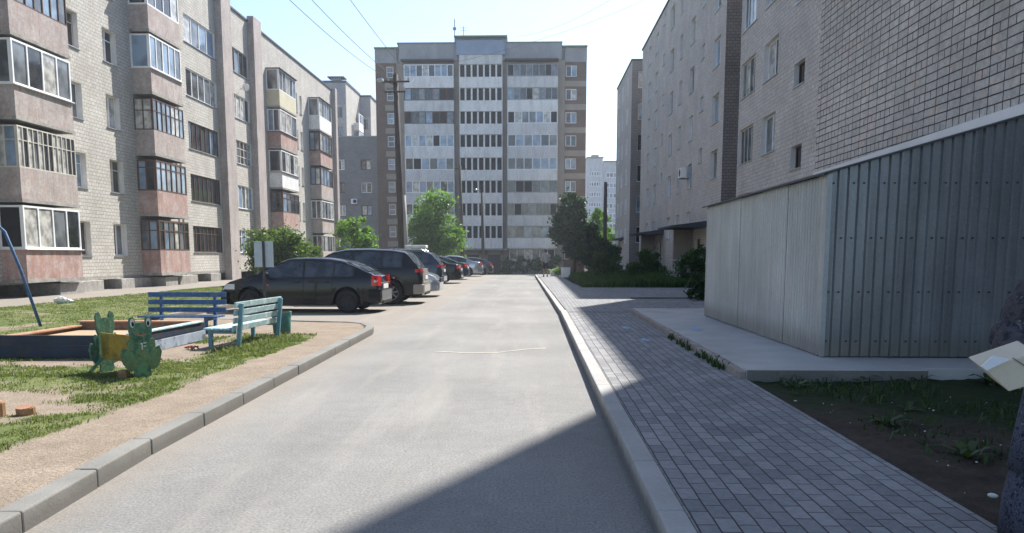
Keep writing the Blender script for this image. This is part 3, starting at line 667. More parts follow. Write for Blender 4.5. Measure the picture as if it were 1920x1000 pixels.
for (u, x0, l) in ((42.0, 7.3, 4.2), (56.0, 7.3, 4.0), (77.5, 7.9, 3.6)):
    mb = MB(org); mb.hexa([(x0, u, 2.95), (9.28, u, 2.95), (9.28, u+l, 2.95), (x0, u+l, 2.95), (x0, u, 3.05), (9.28, u, 3.3), (9.28, u+l, 3.3), (x0, u+l, 3.05)]); c = mb.build('canopy', 'roof_dark', RB)
    mb = MB(org); mb.box(x0+.9, 9.25, u+l-.3, u+l-.02, 0, 2.948); mb.build('canopy_wall', 'panel_tan', c)
    mb = MB(org); mb.box(x0-.2, 9.29, u+.3, u+l-.5, 0, .42); mb.build('step', 'kerb_pale', RB)
mb = MB(org); rect_block(mb, 8.9, E, 73, 85.5, -1, 19.0, ('y0',)); mb.build('wall', 'brick_right', RB)
mb = MB(org); rect_block(mb, 12, E, 69, 73, -1, HR, ('y0', 'y1')); mb.build('recess_wall', 'brick_right', RB)
F3 = FY(73); H = [(9.5, 11.5, z, z+1.5) for z in rows if z < 17]
mb = MB(org); wall(mb, F3, 8.9, 12, -1, 19.0, H, .25); mb.build('return_wall', 'brick_shaded', RB)
for h in H: window(RB, F3, *h, -.15, 3, None, 'white_frame', (4, 3, 3, 1, 0))
F4 = FXn(8.9)
for z in rows:
    if z < 17:
        for (u, wd) in ((75.5, 1.2), (79.5, .9), (82.6, 1.2)): window(RB, F4, u, u+wd, z, z+1.4, .03, 2, None, 'white_frame', (2, 3, 4, 3, 0), sill=False)
mb = MB(org)
mb.box(6.98, 24, 2.9, 20.07, 22.002, 22.12); mb.box(8.96, 24, 20.08, 35.45, HR+.002, HR+.12); mb.box(9.22, 24, 39.2, 69.1, HR+.002, HR+.12); mb.box(8.82, 24, 72.9, 85.6, 19.002, 19.12)
mb.build('roof_edge', 'roof_dark', RB)
for (ya, yb) in ((40.0, 43.2), (52.0, 55.0)):
    mb = MB(org)
    for y in (ya, (ya+yb)/2, yb): mb.tube([(7.5, y, .1), (7.5, y, 1.25)], .025, 6)
    for z in (.7, 1.22): mb.tube([(7.5, ya, z), (7.5, yb, z)], .02, 6)
    mb.build('railing', 'steel', RB)
ac = MB((9.0, 47.5, 6.3)); ac.box(8.72, 9.05, 47.1, 47.95, 6.05, 6.65); acb = ac.build('air_conditioner', 'white_frame', None, bevel=.02); acb.location = (9.0, 47.5, 6.3)
tag(acb, 'white air conditioner box hanging on the shaded wall of the right block', 'air conditioner')
ab = MB((9.0, 47.5, 6.3)); ab.lathe([(.0, 0), (.22, 0), (.22, .012), (0, .012)], 20, (8.708, 47.4, 6.35), 'x'); ab.build('fan_grille', 'car_trim', acb)
ab = MB((9.0, 47.5, 6.3)); ab.bar((9.3, 47.25, 6.0), (8.75, 47.25, 6.04), .03, .03); ab.bar((9.3, 47.8, 6.0), (8.75, 47.8, 6.04), .03, .03); ab.build('bracket', 'iron', acb)

# ---- lean-to metal shed against the wing
org = (3.5, 9.5, .25)
SH = thing('metal_shed', 'lean-to shed of grey ribbed galvanised sheet on a concrete pad', 'shed', org)
def ztop(x): return 2.47+(x-3.52)*.288
def ribbed(mb, P0, d, nrm, n, pitch, dep, topf, zb):
    prof = []
    for k in range(n):
        s = k*pitch; prof += [(s, 0), (s+pitch*.66, 0), (s+pitch*.80, dep), (s+pitch*.97, dep)]
    prof.append((n*pitch, 0))
    Q = [(P0[0]+d[0]*s+nrm[0]*o, P0[1]+d[1]*s+nrm[1]*o) for s, o in prof]
    for a, b in zip(Q, Q[1:]): mb.poly([(a[0], a[1], zb), (b[0], b[1], zb), (b[0], b[1], topf(b[0])), (a[0], a[1], topf(a[0]))])
mb = MB(org); ribbed(mb, (3.545, 9.52), (1, 0), (0, -1), 29, .12, .032, lambda x: 2.06, .262); ribbed(mb, (3.545, 9.515), (1, 0), (0, -1), 29, .12, .032, ztop, 2.055); mb.build('end_wall', 'galv_end', SH, fix=False)
y = 9.53
for k, L in enumerate((.30, 1.15, 1.2, 1.25, 1.3, 1.31)):
    mb = MB(org); n = int(L/.1); x0 = 3.525+(.012 if k % 2 else 0)
    ribbed(mb, (x0, y+.006), (0, 1), (-1, 0), n, (L-.016)/n, .013, lambda x: ztop(3.52)-.012-.005*(k % 2), .262); mb.build('side_panel', 'galv_side', SH, fix=False); y += L
mb = MB(org); ye = y
mb.hexa([(3.44, 9.45, ztop(3.44)-.005), (7.03, 9.45, ztop(7.03)), (7.03, ye+.08, ztop(7.03)), (3.44, ye+.08, ztop(3.44)-.005), (3.44, 9.45, ztop(3.44)+.02), (7.03, 9.45, ztop(7.03)+.015), (7.03, ye+.08, ztop(7.03)+.015), (3.44, ye+.08, ztop(3.44)+.02)])
mb.build('roof', 'roof_dark', SH)
mb = MB(org); mb.poly([(3.53, ye-.01, .26), (7.0, ye-.01, .26), (7.0, ye-.01, ztop(7.0)-.01), (3.53, ye-.01, ztop(3.53)-.01)]); mb.build('back_wall', 'galv_side', SH, fix=False)
mb = MB(org); mb.box(3.60, 3.66, 9.58, ye-.05, .255, 2.3); mb.build('gap_shade_backing', 'dark_void', SH)  # near-black backing box, the shade in the panel gaps put into its colour
mb = MB(org); zf = ztop(7.03); mb.hexa([(7.0, 9.4, zf+.02), (7.045, 9.4, zf+.02), (7.045, 19.95, zf+.0), (7.0, 19.95, zf+.0), (7.0, 9.4, zf+.21), (7.045, 9.4, zf+.21), (7.045, 19.95, zf+.05), (7.0, 19.95, zf+.05)]); mb.build('flashing', 'flash', SH)
mb = MB(org); mb.box(3.505, 3.56, 9.49, 9.515, .262, 2.46); mb.build('corner_strip', 'galv_side', SH)
mb = MB(org)
for z in (.45, 1.05, 1.7, 2.35):
    for k in range(29):
        if (k+int(z*3)) % 3 < 2: x = 3.545+k*.12+.04; mb.box(x-.009, x+.009, 9.503, 9.519, z-.009, z+.009)
mb.build('screw', 'iron', SH)

# ---- centre: nine-storey panel tower closing the road
YC = 94.0; F = FY(YC); org = (-6, YC, -.9)
CB = thing('apartment_tower', 'nine storey grey panel tower with white balconies closing the end of the road', 'apartment building', org)
cx = lambda px: (px-1000)*94/1450
rowsC = [22.12-2.663*k for k in range(8)]
def side_wing(u0, u1, w0, w1, z1, fm):
    holes = [(w0, w1, z+.12-.0, z+1.42) for z in rowsC]+[(w0, w1, rowsC[-1]-2.55, rowsC[-1]-1.25)]
    mb = MB(org); wall(mb, F, u0, u1, -1.2, 23.9, holes, .25); mb.build('brick_panel', 'brick_brown', CB)
    for h in holes: window(CB, F, *h, -.12, 2 if w1-w0 > 1.1 else 1, None if w1-w0 > 1.1 else .5, 'white_frame', (3, 3, 5, 1, 0), .09, sill=False)
    # pale floor bands between the brown infill
    for z in rowsC:
        mb = MB(org); fbox(mb, F, u0+(.0 if w1-w0 > 1.1 else 1.1), u1, .003, .03, z-1.0, z-.35); mb.build('floor_band', 'panel_tan', CB)
    mb = MB(org); fbox(mb, F, u0-.02, u1+.02, .0, .06, 23.9, z1); mb.build('attic_panel', 'panel_grey', CB)
side_wing(cx(711), cx(750), cx(731), cx(744), 25.5, 0)
side_wing(cx(1056), cx(1095), cx(1057.5), cx(1077.5), 25.55, 0)
for (a, b) in ((750, 765), (855, 865), (943, 952), (1043, 1056)):
    mb = MB(org); fbox(mb, F, cx(a)+.005, cx(b)-.005, .0, .12, -1.2, 24.1); mb.build('pier', 'panel_tan', CB)
def bal_rows(u0, u1, seed):
    random.seed(seed)
    for k, z in enumerate(rowsC):
        o2 = CB; mb = MB(org); fbox(mb, F, u0, u1, .0, .9, z-1.23, z); p = mb.build('balcony', 'panel_light' if (k+seed) % 3 else 'panel_white', CB)
        mf = MB(org); mp = MB(org); fm = random.choice(['white_frame', 'white_frame', 'white_frame', 'grey_frame', 'brown_frame'])
        wt = (5, 3, 7, 1, 2) if fm == 'white_frame' else (7, 4, 2, 1, 3)
        glaze(mf, mp, F, u0, u1, z+.003, z+1.43, .85, random.choice([6, 7, 8]), None, .10, wt)
        f = mf.build('window_frame', fm, p); mp.build('pane', PM, f, fix=False)
    mf = MB(org); mp = MB(org); z = rowsC[-1]-2.6
    glaze(mf, mp, F, u0+.2, u1-.2, z, z+1.35, .25, 6, None, .10, (4, 3, 2, 3, 1)); f = mf.build('window_frame', 'white_frame', CB); mp.build('pane', PM, f, fix=False)
    mb = MB(org); fbox(mb, F, u0, u1, -.1, .19, -1.2, z-.003); fbox(mb, F, u0, u1, -.1, .2, z+1.353, rowsC[-1]-1.235); mb.build('base_wall', 'panel_light', CB)
    mb = MB(org); fbox(mb, F, u0-.3, u1+.05, .0, 1.15, 23.95, 24.1); mb.build('eave', 'roof_dark', CB)
    mb = MB(org); fbox(mb, F, u0-.6, u1+.45, .13, .35, 24.103, 26.0); mb.build('attic_panel', 'panel_grey', CB)
    mb = MB(org); fbox(mb, F, u0, u1, -.2, 0, -1.2, 24.0); mb.build('back_wall', 'panel_tan', CB)
bal_rows(cx(765), cx(855), 3); bal_rows(cx(952), cx(1043), 11)
u0, u1 = cx(865), cx(943)
for k, z in enumerate(rowsC):
    mb = MB(org); fbox(mb, F, u0, u1, .3, .8, z-1.23, z+.0); p = mb.build('stair_loggia', 'panel_white', CB)
    n = 7; wd = (u1-u0)/n; mf = MB(org)
    for j in range(n+1): fbox(mf, F, max(u0, u0+j*wd-.09), min(u1, u0+j*wd+.09), .35, .74, z+.003, z+1.42)
    mf.build('fin', 'panel_white', p)
mb = MB(org); fbox(mb, F, u0, u1, -.1, .25, rowsC[-1]-1.3, 24.0); mb.build('loggia_back', 'dark_void', CB)
mb = MB(org); fbox(mb, F, u0, u1, .3, .8, rowsC[0]+1.433, 24.6); mb.build('loggia_head', 'panel_light', CB)
mb = MB(org); fbox(mb, F, u0-.3, u1+.3, .2, .9, 24.603, 26.2); mb.build('attic_panel', 'panel_blue' if 'panel_blue' in M else 'panel_grey', CB)
mb = MB(org); fbox(mb, F, u0-.1, u1+.5, -.1, 1.3, 2.05, 2.23); mb.build('canopy', 'panel_grey', CB)
mb = MB(org)
for (a, b, c, d) in ((u0, u0+.35, -1.2, 2.04), (u0+2.2, u0+3.2, -1.2, 2.04), (u1-.25, u1, -1.2, 2.04), (u0, u1, 1.5, 2.04)):
    fbox(mb, F, a, b, -.05+(.004 if c > 0 else 0), .25, c, d)
mb.build('entrance_wall', 'panel_tan', CB)
mb = MB(org); fbox(mb, F, u0+.36, u0+2.19, -.3, -.05, -1.2, 1.5); fbox(mb, F, u0+3.21, u1-.26, -.3, -.06, -1.2, 1.5); mb.build('door', 'iron', CB)
mb = MB(org); fbox(mb, F, u0, u1, .26, .8, -1.2, 0); mb = MB(org); fbox(mb, F, u0+.35, u0+2.6, .3, .6, 0.2, rowsC[-1]-1.25)
mb = MB(org); mb.box(cx(711), cx(1095), YC+.26, YC+13, -1.2, 25.3); mb.build('tower_body', 'panel_grey', CB)
mb = MB(org)
for (a, b, z) in ((711, 753, 25.5), (753, 857, 26.0), (857, 951, 26.6), (951, 1050, 26.0), (1050, 1095, 25.55)):
    fbox(mb, F, cx(a)-.05, cx(b)+.05, -1.5, .95 if a == 857 else .42, z+.002, z+.14)
mb.build('roof_trim', 'teal_trim', CB)
mb = MB(org); fbox(mb, F, cx(857), cx(951), -1.4, .19, 25.4, 26.599); fbox(mb, F, cx(753), cx(857)-.01, -1.4, .12, 25.4, 25.999); fbox(mb, F, cx(951)+.01, cx(1050), -1.4, .12, 25.4, 25.999); mb.build('roof_parapet', 'panel_grey', CB)
an = thing('aerial', 'thin mast with a round dish on the tower roof', 'antenna', (cx(855), YC+1, 26.1)); 
mb = MB(); mb.tube([(0, 0, 0), (0, 0, 3.0)], .05, 6); mb.build('mast', 'iron', an)
mb = MB(); mb.lathe([(.0, .05), (.14, .03), (.22, -.03), (.21, -.05), (.0, .02)], 16, (0, -.1, 1.9), 'y'); mb.build('dish', 'panel_blue' if 'panel_blue' in M else 'panel_grey', an)
an = thing('aerial', 'bare thin aerial rod on the tower roof, beside the dish mast', 'antenna', (cx(871), YC+1, 26.1))
mb = MB(); mb.tube([(0, 0, 0), (0, 0, 2.2)], .035, 6); mb.build('mast', 'iron', an)
mb = MB(); mb.tube([(-.4, 0, 2.0), (.4, 0, 2.0)], .02, 6); mb.tube([(-.3, 0, 1.7), (.3, 0, 1.7)], .02, 6); mb.build('cross_rod', 'iron', an)

# ---- low grey brick wing and the taller blocks behind it, left of the tower
F = FY(94.6); org = (-24, 94.6, -.9)
B2 = thing('apartment_block', 'low grey brick block with small windows between the pale block and the tower', 'apartment building', org)
zz = [11.75-2.72*k for k in range(5)]; H = []
for z in zz[0:]:
    for (a, b) in ((680, 700), (638, 650)): H.append((cx(a)*1.006, cx(b)*1.006, z-.1, z+1.15))
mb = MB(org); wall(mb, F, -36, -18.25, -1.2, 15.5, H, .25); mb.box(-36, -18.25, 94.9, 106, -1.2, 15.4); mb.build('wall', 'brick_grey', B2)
mb = MB(org); fbox(mb, F, -36, -18.25, -.3, .08, 15.502, 15.65); mb.build('roof_edge', 'panel_grey', B2)
for h in H: window(B2, F, *h, -.14, 2, None, random.choice(['brown_frame', 'white_frame']), (3, 2, 1, 5, 0), .09, sill=False)
ac = MB((-21.7, 94.3, 7.9)); ac.box(-22.05, -21.35, 94.2, 94.6, 7.6, 8.2); o = ac.build('air_conditioner', 'white_frame', None, bevel=.02); o.location = (-21.7, 94.3, 7.9)
tag(o, 'small white air conditioner on the low grey brick wall beside the tower', 'air conditioner')
ab = MB((-21.7, 94.3, 7.9)); ab.lathe([(.0, 0), (.22, 0), (.22, .012), (0, .012)], 16, (-21.6, 94.19, 7.9), 'y'); ab.build('fan_grille', 'car_trim', o)
def back_block(label, x0, x1, y0, y1, z, front, side):
    org = ((x0+x1)/2, y0, -1); T = thing('apartment_block', label, 'apartment building', org)
    mb = MB(org); mb.box(x0, x1, y0, y1, -1, z); mb.build('wall', 'brick_left', T)
    mb = MB(org); mb.box(x0-.1, x1+.1, y0-.1, y1+.1, z+.002, z+.3); mb.build('roof_edge', 'roof_dark', T)
    Ff = FY(y0)
    mb = MB(org); fbox(mb, Ff, x0, x1, .003, .05, z-3.0, z); mb.build('attic_panel', 'panel_grey', T)
    for k in range(1, 5):
        for (a, b) in front: window(T, Ff, a, b, z-2.2-2.7*k, z-.6-2.7*k, .04, 3, None, 'grey_frame', (6, 4, 1, 1, 2), .08, sill=False)
    Fs = FX(x1)
    for k in range(1, 6):
        for (a, b) in side:
            q = MB(org); fbox(q, Fs, a, b, 0, .8, z-3.2-2.7*k, z-2.1-2.7*k); p = q.build('balcony', 'panel_white', T)
            mf = MB(org); mp = MB(org); glaze(mf, mp, Fs, a, b, z-2.097-2.7*k, z-.7-2.7*k, .8, 4, None, .09, (2, 2, 5, 3, 0)); f = mf.build('window_frame', 'white_frame', p); mp.build('pane', PM, f, fix=False)
    return T
back_block('tall grey and cream block behind the low grey one, with a dark vent on top', -44, -26.8, 113, 122, 25.8, [(-29, -27.3)], [(117.5, 120.5)])
back_block('narrow tall block behind, between the vent-roofed block and the tower', -40, -25.2, 122.2, 140, 25.6, [(-26.6, -25.6)], [(127, 131), (134, 137)])
v = thing('roof_vent', 'dark flat-capped vent box on the roof of the block behind', 'roof vent', (-28.5, 115, 26.1))
mb = MB(); mb.box(-.6, .6, -.6, .6, 0, .7); mb.build('box', 'panel_grey', v); mb = MB(); mb.box(-1.2, 1.2, -.9, .9, .703, .85); mb.build('cap', 'roof_dark', v)

# ---- far tower seen in the gap on the right
org = (20, 220, -1); F = FY(220)
FB = thing('apartment_tower', 'distant pale blue-grey tower seen through the gap beside the right block', 'apartment building', org)
mb = MB(org); mb.box(14.8, 19.1, 219.0, 232, -1.3, 28); mb.box(19.11, 32, 219.6, 232, -1.3, 27); mb.build('wall', 'panel_light', FB)
mb = MB(org); mb.box(14.6, 19.3, 218.8, 232.2, 28.002, 28.35); mb.box(19.31, 32.2, 219.4, 232.2, 27.002, 27.35); mb.build('roof_edge', 'teal_trim', FB)
mb = MB(org); mb.box(16.2, 18.2, 222, 226, 28.36, 29.3); mb.build('roof_hut', 'panel_pinkgrey', FB)
for k in range(8):
    z = 23.0-2.8*k
    window(FB, FY(219.0), 15.2, 18.8, z, z+1.5, .05, 5, None, 'panel_white', (8, 2, 0, 0, 3), .35, sill=False)
    window(FB, FY(219.6), 20.0, 24.2, z-.3, z+1.2, .05, 4, None, 'white_frame', (2, 2, 5, 1, 0), .25, sill=False)
    window(FB, FY(219.6), 25.2, 29.2, z-.3, z+1.2, .05, 4, None, 'white_frame', (3, 2, 4, 1, 0), .25, sill=False)

# pale filled crack across the road
mb = MB(); pts = [(-1.55, 11.95), (-1.0, 11.75), (-.55, 11.82), (-.1, 12.25), (.2, 12.4)]
for (p, q) in zip(pts, pts[1:]): mb.poly([(p[0], p[1]-.03, .004), (q[0], q[1]-.045, .004), (q[0], q[1]+.045, .004), (p[0], p[1]+.03, .004)])
tag(mb.build('road_mark', weathered('crack_fill', (.40, .37, .31), .9, .25, 9, 60), None, fix=False), kind='structure')
ds = thing('satellite_dish', 'small white satellite dish on the pier high up the pale block', 'satellite dish', (-18.05, 49.6, 11.9))
mb = MB(); mb.lathe([(0, .0), (.2, -.04), (.24, -.09), (.23, -.105), (0, -.02)], 16, (0, 0, 0), 'y'); mb.build('dish', 'white_frame', ds, smooth=True)
mb = MB(); mb.tube([(0, 0, 0), (-.15, .1, -.05), (-.42, .1, -.05)], .02, 6); mb.build('bracket', 'iron', ds); mb = MB(); mb.tube([(0, -.1, -.3), (0, -.42, .0)], .012, 5); mb.build('arm', 'iron', ds)
# ================================================================== cars
def lerp(a, b, t): return a+(b-a)*t
def pl(pts, x): return float(np.interp(x, [p[0] for p in pts], [p[1] for p in pts]))
def smoothpl(pts, x, s=.05): return sum(pl(pts, x+d) for d in (-s, -s/2, 0, s/2, s))/5
SPEC = {
 'hatch': dict(L=4.2, W=1.68, H=1.43, belt=[(0, .93), (2.2, .90), (3.4, .86)], hub=.30, R=.35, wr=.295, wx=(.80, 3.36), floor=.20,
    top=[(0, .66), (.04, .90), (.13, 1.02), (.26, 1.07), (.60, 1.235), (.92, 1.355), (1.3, 1.415), (1.8, 1.435), (2.35, 1.42), (2.70, 1.31), (3.22, 1.0), (3.6, .92), (4.0, .80), (4.14, .68), (4.2, .52)],
    rear=(.26, .84), wind=(2.62, 3.16), side=[(.66, 1.12), (1.17, 1.90), (1.96, 2.98)], lamp=(.70, .96), hood=3.3),
 'suv': dict(L=4.6, W=1.86, H=1.69, belt=[(0, 1.12), (2.2, 1.05), (3.6, 1.0)], hub=.35, R=.41, wr=.35, wx=(.92, 3.64), floor=.25,
    top=[(0, .72), (.03, 1.0), (.10, 1.12), (.32, 1.42), (.48, 1.60), (.9, 1.67), (1.6, 1.70), (2.3, 1.69), (2.75, 1.60), (3.42, 1.16), (3.9, 1.07), (4.35, .96), (4.54, .80), (4.6, .56)],
    rear=(.14, .44), wind=(2.85, 3.36), side=[(.62, 1.18), (1.24, 2.02), (2.10, 3.16)], lamp=(.97, 1.07), hood=3.5),
 'sedan': dict(L=4.5, W=1.76, H=1.46, belt=[(0, .98), (2.2, .92), (3.5, .88)], hub=.31, R=.36, wr=.305, wx=(.95, 3.6), floor=.20,
    top=[(0, .62), (.04, .93), (.12, 1.02), (.62, 1.06), (.9, 1.17), (1.3, 1.36), (1.7, 1.44), (2.2, 1.46), (2.7, 1.39), (3.42, 1.0), (3.9, .92), (4.3, .80), (4.44, .68), (4.5, .5)],
    rear=(.74, 1.24), wind=(2.80, 3.36), side=[(1.1, 1.4), (1.45, 2.15), (2.22, 3.2)], lamp=(.74, .96), hood=3.5),
}
def make_car(label, typ, pm, x, y, rz, rim='rim_dark', rails=False, plate=True, group='cars parked in a row along the lawn'):
    S = SPEC[typ]; L, W, H = S['L'], S['W'], S['H']; z0 = gz(y)
    root = thing('parked_car', label, 'car', (x, y, z0), rz, group)
    # local: +x forward, rear bumper at x = 0, centre line y = 0
    def topz(u): return smoothpl(S['top'], u, .06)
    def belt(u): return min(pl(S['belt'], u), topz(u)-.035)
    def wid(u):
        t = abs(u/L-.5)*2; return W/2*(1-.16*t**5-.02*t*t)
    def low(u):
        z = S['floor']+.05*max(0, (abs(u/L-.5)*2-.9))*10*.3
        for wx in S['wx']:
            d = abs(u-wx)
            if d < S['R']: z = max(z, S['hub']+math.sqrt(S['R']**2-d*d))
        return z
    def cabin(u): return max(0., min(1., (topz(u)-belt(u)-.035)/(H-pl(S['belt'], u)-.05)))
    def sect(u):
        w_ = wid(u); zt = topz(u); zb = belt(u); f = low(u); c = cabin(u)
        re = lerp(.90*w_, .71*W/2 if c > .3 else lerp(.9*w_, .71*W/2, c/.3), min(1, c*1.15))
        zr = zt-lerp(.02, .055, c); zm = max(.50, f+.03); zs = max(zb-.10, zm+.02)
        P = [(0, f), (.80*w_, f), (.955*w_, f+.005), (.992*w_, f+.035), (w_, max(zm, f+.04)), (.995*w_, max((zm+zs)/2, f+.045)), (.985*w_, zs), (.955*w_, max(zb, zs+.01))]
        P += [(lerp(.955*w_, re, .5)+.012*c, lerp(P[-1][1], zr, .5)), (re, max(zr, P[-1][1]+.004)), (re*.86, max(zt-.018, P[-1][1]+.006)), (re*.5, max(zt-.004, P[-1][1]+.008)), (0, max(zt, P[-1][1]+.01))]
        return P
    us = sorted(set([round(v, 3) for v in list(np.linspace(0, L, 64))+[a+b for a in S['wx'] for b in (-S['R'], -S['R']+.01, -S['R']*.92, -S['R']*.75, S['R']*.75, S['R']*.92, S['R']-.01, S['R'])]+[.02, .05, .09, L-.03, L-.07]]))
    V = []; n = 13
    for u in us:
        P = sect(u)
        for yy, zz in P: V.append((u, yy, zz))
        for yy, zz in P[1:-1]: V.append((u, -yy, zz))
    m_ = n+n-2; F = []
    ring = list(range(n))+list(range(2*n-3, n-1, -1))   # around the section
    for k in range(len(us)-1):
        for j in range(len(ring)):
            a, b = ring[j], ring[(j+1) % len(ring)]
            F.append([k*m_+a, k*m_+b, (k+1)*m_+b, (k+1)*m_+a])
    F.append([r for r in ring]); F.append([(len(us)-1)*m_+r for r in ring][::-1])
    mb = MB(); mb.v = V; mb.f = F; mb.mi = [0]*len(F)
    body = mb.build('body', pm, root, smooth=True)
    ws = body.modifiers.new('wn', 'EDGE_SPLIT'); ws.split_angle = R(42)
    def syz(u, t):       # point on the side between belt (t=0) and roof edge (t=1)
        P = sect(u); a, m, b = P[7], P[8], P[9]
        return (lerp(a[0], m[0], t*2), lerp(a[1], m[1], t*2)) if t < .5 else (lerp(m[0], b[0], t*2-1), lerp(m[1], b[1], t*2-1))
    def sidey(u, z):
        P = sect(u)
        for a, b in zip(P[2:9], P[3:10]):
            if a[1] <= z <= b[1] and b[1] > a[1]: return lerp(a[0], b[0], (z-a[1])/(b[1]-a[1]))
        return P[5][0]
    def grid(mb, fn, na, nb, sgn=1):
        idx = [[mb.vv(fn(i/na, j/nb)) for j in range(nb+1)] for i in range(na+1)]
        for i in range(na):
            for j in range(nb):
                q = [idx[i][j], idx[i+1][j], idx[i+1][j+1], idx[i][j+1]]; mb.f.append(q if sgn > 0 else q[::-1]); mb.mi.append(mb.cur)
    # side windows, each its own part, with a dark rubber surround behind
    for s in (1, -1):
        for (a, b) in S['side']:
            mb = MB(); grid(mb, lambda i, j: (lerp(a, b, i), s*(syz(lerp(a, b, i), lerp(.07, .90, j))[0]+.008), syz(lerp(a, b, i), lerp(.07, .90, j))[1]), 12, 5, s)
            wn = mb.build('side_window', 'car_glass', root, smooth=True, fix=False)
        a, b = S['side'][0][0]-.05, S['side'][-1][1]+.06
        mb = MB(); grid(mb, lambda i, j: (lerp(a, b, i), s*(syz(lerp(a, b, i), lerp(.0, .97, j))[0]+.004), syz(lerp(a, b, i), lerp(.0, .97, j))[1]), 24, 5, s); mb.build('window_surround', 'car_trim', root, smooth=True, fix=False)
    def across(a, b, k, off):
        def fn(i, j):
            u = lerp(a, b, i); P = sect(u); v = lerp(-1, 1, j)*k; yy = abs(v)*P[9][0]
            pts = [(0, P[12][1]), (P[11][0], P[11][1]), (P[10][0], P[10][1]), (P[9][0], P[9][1])]
            zz = float(np.interp(yy, [p[0] for p in pts], [p[1] for p in pts])); return (u, math.copysign(yy, v), zz+off)
        return fn
    mb = MB(); grid(mb, across(*S['wind'], .90, .012), 8, 12); mb.build('windscreen', 'car_glass', root, smooth=True, fix=False)
    mb = MB(); grid(mb, across(*S['rear'], .88, .012), 6, 12); rg = mb.build('rear_window', 'car_glass', root, smooth=True, fix=False)
    # wheels
    for wx in S['wx']:
        for s in (1, -1):
            yc = s*(W/2-.11); r = S['wr']
            mb = MB(); mb.lathe([(r*.62, -.095), (r*.93, -.10), (r, -.075), (r, .075), (r*.93, .10), (r*.66, .098), (r*.62, .07)], 28, (wx, yc, S['hub']), 'y'); wl = mb.build('wheel', 'rubber', root, smooth=True)
            mb = MB(); o_ = s*.085
            mb.lathe([(r*.66, o_), (r*.60, o_-s*.012), (r*.58, o_-s*.05)], 28, (wx, yc, S['hub']), 'y'); mb.lathe([(.0, o_-s*.004), (r*.13, o_-s*.004), (r*.15, o_-s*.04)], 14, (wx, yc, S['hub']), 'y')
            for q in range(7):
                an = 2*math.pi*q/7+.2; c_, s_ = math.cos(an), math.sin(an)
                mb.bar((wx+c_*r*.10, yc+o_-s*.022, S['hub']+s_*r*.10), (wx+c_*r*.62, yc+o_-s*.014, S['hub']+s_*r*.62), .045, .02, (0, 1, 0))
            mb.build('rim', rim, wl)
            mb = MB(); mb.lathe([(.0, o_-s*.055), (r*.60, o_-s*.055)], 20, (wx, yc, S['hub']), 'y'); mb.build('brake_disc', 'car_trim', wl)
            mb = MB(); mb.box(wx-S['R']*.94, wx+S['R']*.94, s*(W/2-.42), s*(W/2-.28), S['floor'], S['hub']+S['R']*.9); mb.build('arch_liner', 'car_trim', root)
    # lamps
    la, lb = S['lamp']
    for s in (1, -1):
        mb = MB(); ul = .17 if typ != 'suv' else .20
        grid(mb, lambda i, j: (lerp(.015, ul, i), s*(sidey(lerp(.015, ul, i), lerp(la, lb, j))+.008), lerp(la, lb, j)), 8, 4, s)
        w0 = wid(0.0)
        mb.hexa([(-.02, s*w0*.62, la), (.06, s*w0*.62, la), (.06, s*w0*1.0, la), (.0, s*w0*1.0, la), (-.005, s*w0*.62, lb), (.06, s*w0*.62, lb), (.06, s*w0*.99, lb), (.01, s*w0*.99, lb)])
        tl = mb.build('tail_lamp', 'lamp_red', root, smooth=False, fix=False)
        if typ != 'suv':
            mb = MB(); z1_, z2_ = la+.09, la+.155; grid(mb, lambda i, j: (lerp(.015, ul*.6, i), s*(sidey(lerp(.015, ul*.6, i), lerp(z1_, z2_, j))+.012), lerp(z1_, z2_, j)), 6, 2, s); mb.build('clear_lens', 'lamp_clear', tl, fix=False)
        mb = MB(); hz = topz(L-.22); grid(mb, lambda i, j: (lerp(L-.42, L-.05, i), s*(sidey(lerp(L-.42, L-.05, i), min(lerp(hz-.2, hz-.06, j), belt(lerp(L-.42, L-.05, i))-.02))+.008), min(lerp(hz-.2, hz-.06, j), belt(lerp(L-.42, L-.05, i))-.02)), 6, 3, s); mb.build('headlight', 'lamp_clear', root, fix=False)
        mb = MB(); u_ = S['wx'][1]-.48; mb.box(u_-.04, u_+.02, s*(wid(u_)-.0), s*(wid(u_)+.012), .70, .735); mb.build('side_marker', 'amber', root)
        # mirror, handles, seams
        u_ = S['side'][-1][1]-.12; zb = belt(u_)+.05; mb = MB(); mb.ell((u_, s*(wid(u_)+.08), zb+.05), (.07, .10, .07), 10, 6); mb.build('mirror', pm, root, smooth=True)
        for (a, b) in S['side'][-2:]:
            u_ = a+.12; zz = belt(u_)-.12; mb = MB(); mb.box(u_-.08, u_+.08, s*(sidey(u_, zz)-.005), s*(sidey(u_, zz)+.025), zz-.012, zz+.014); mb.build('door_handle', pm, root, bevel=.006)
        mb = MB()
        for u_ in (S['side'][-1][0]-.03, S['side'][-1][1]-.04, S['side'][-2][0]+.02):
            grid(mb, lambda i, j: (u_+(i-.5)*.010, s*(sidey(u_, lerp(max(.34, low(u_)+.05), belt(u_)-.01, j))+.003), lerp(max(.34, low(u_)+.05), belt(u_)-.01, j)), 1, 12, s)
        mb.build('door_seam', 'black', root, fix=False)
        mb = MB(); mb.box(S['wx'][0]+S['R']+.03, S['wx'][1]-S['R']-.03, s*(W/2-.05), s*(W/2+.004), S['floor']+.0, S['floor']+.10); mb.build('sill_trim', 'car_trim' if typ == 'suv' else pm, root, bevel=.012)
    # bumpers, plate, exhaust
    mb = MB(); w0 = wid(0)
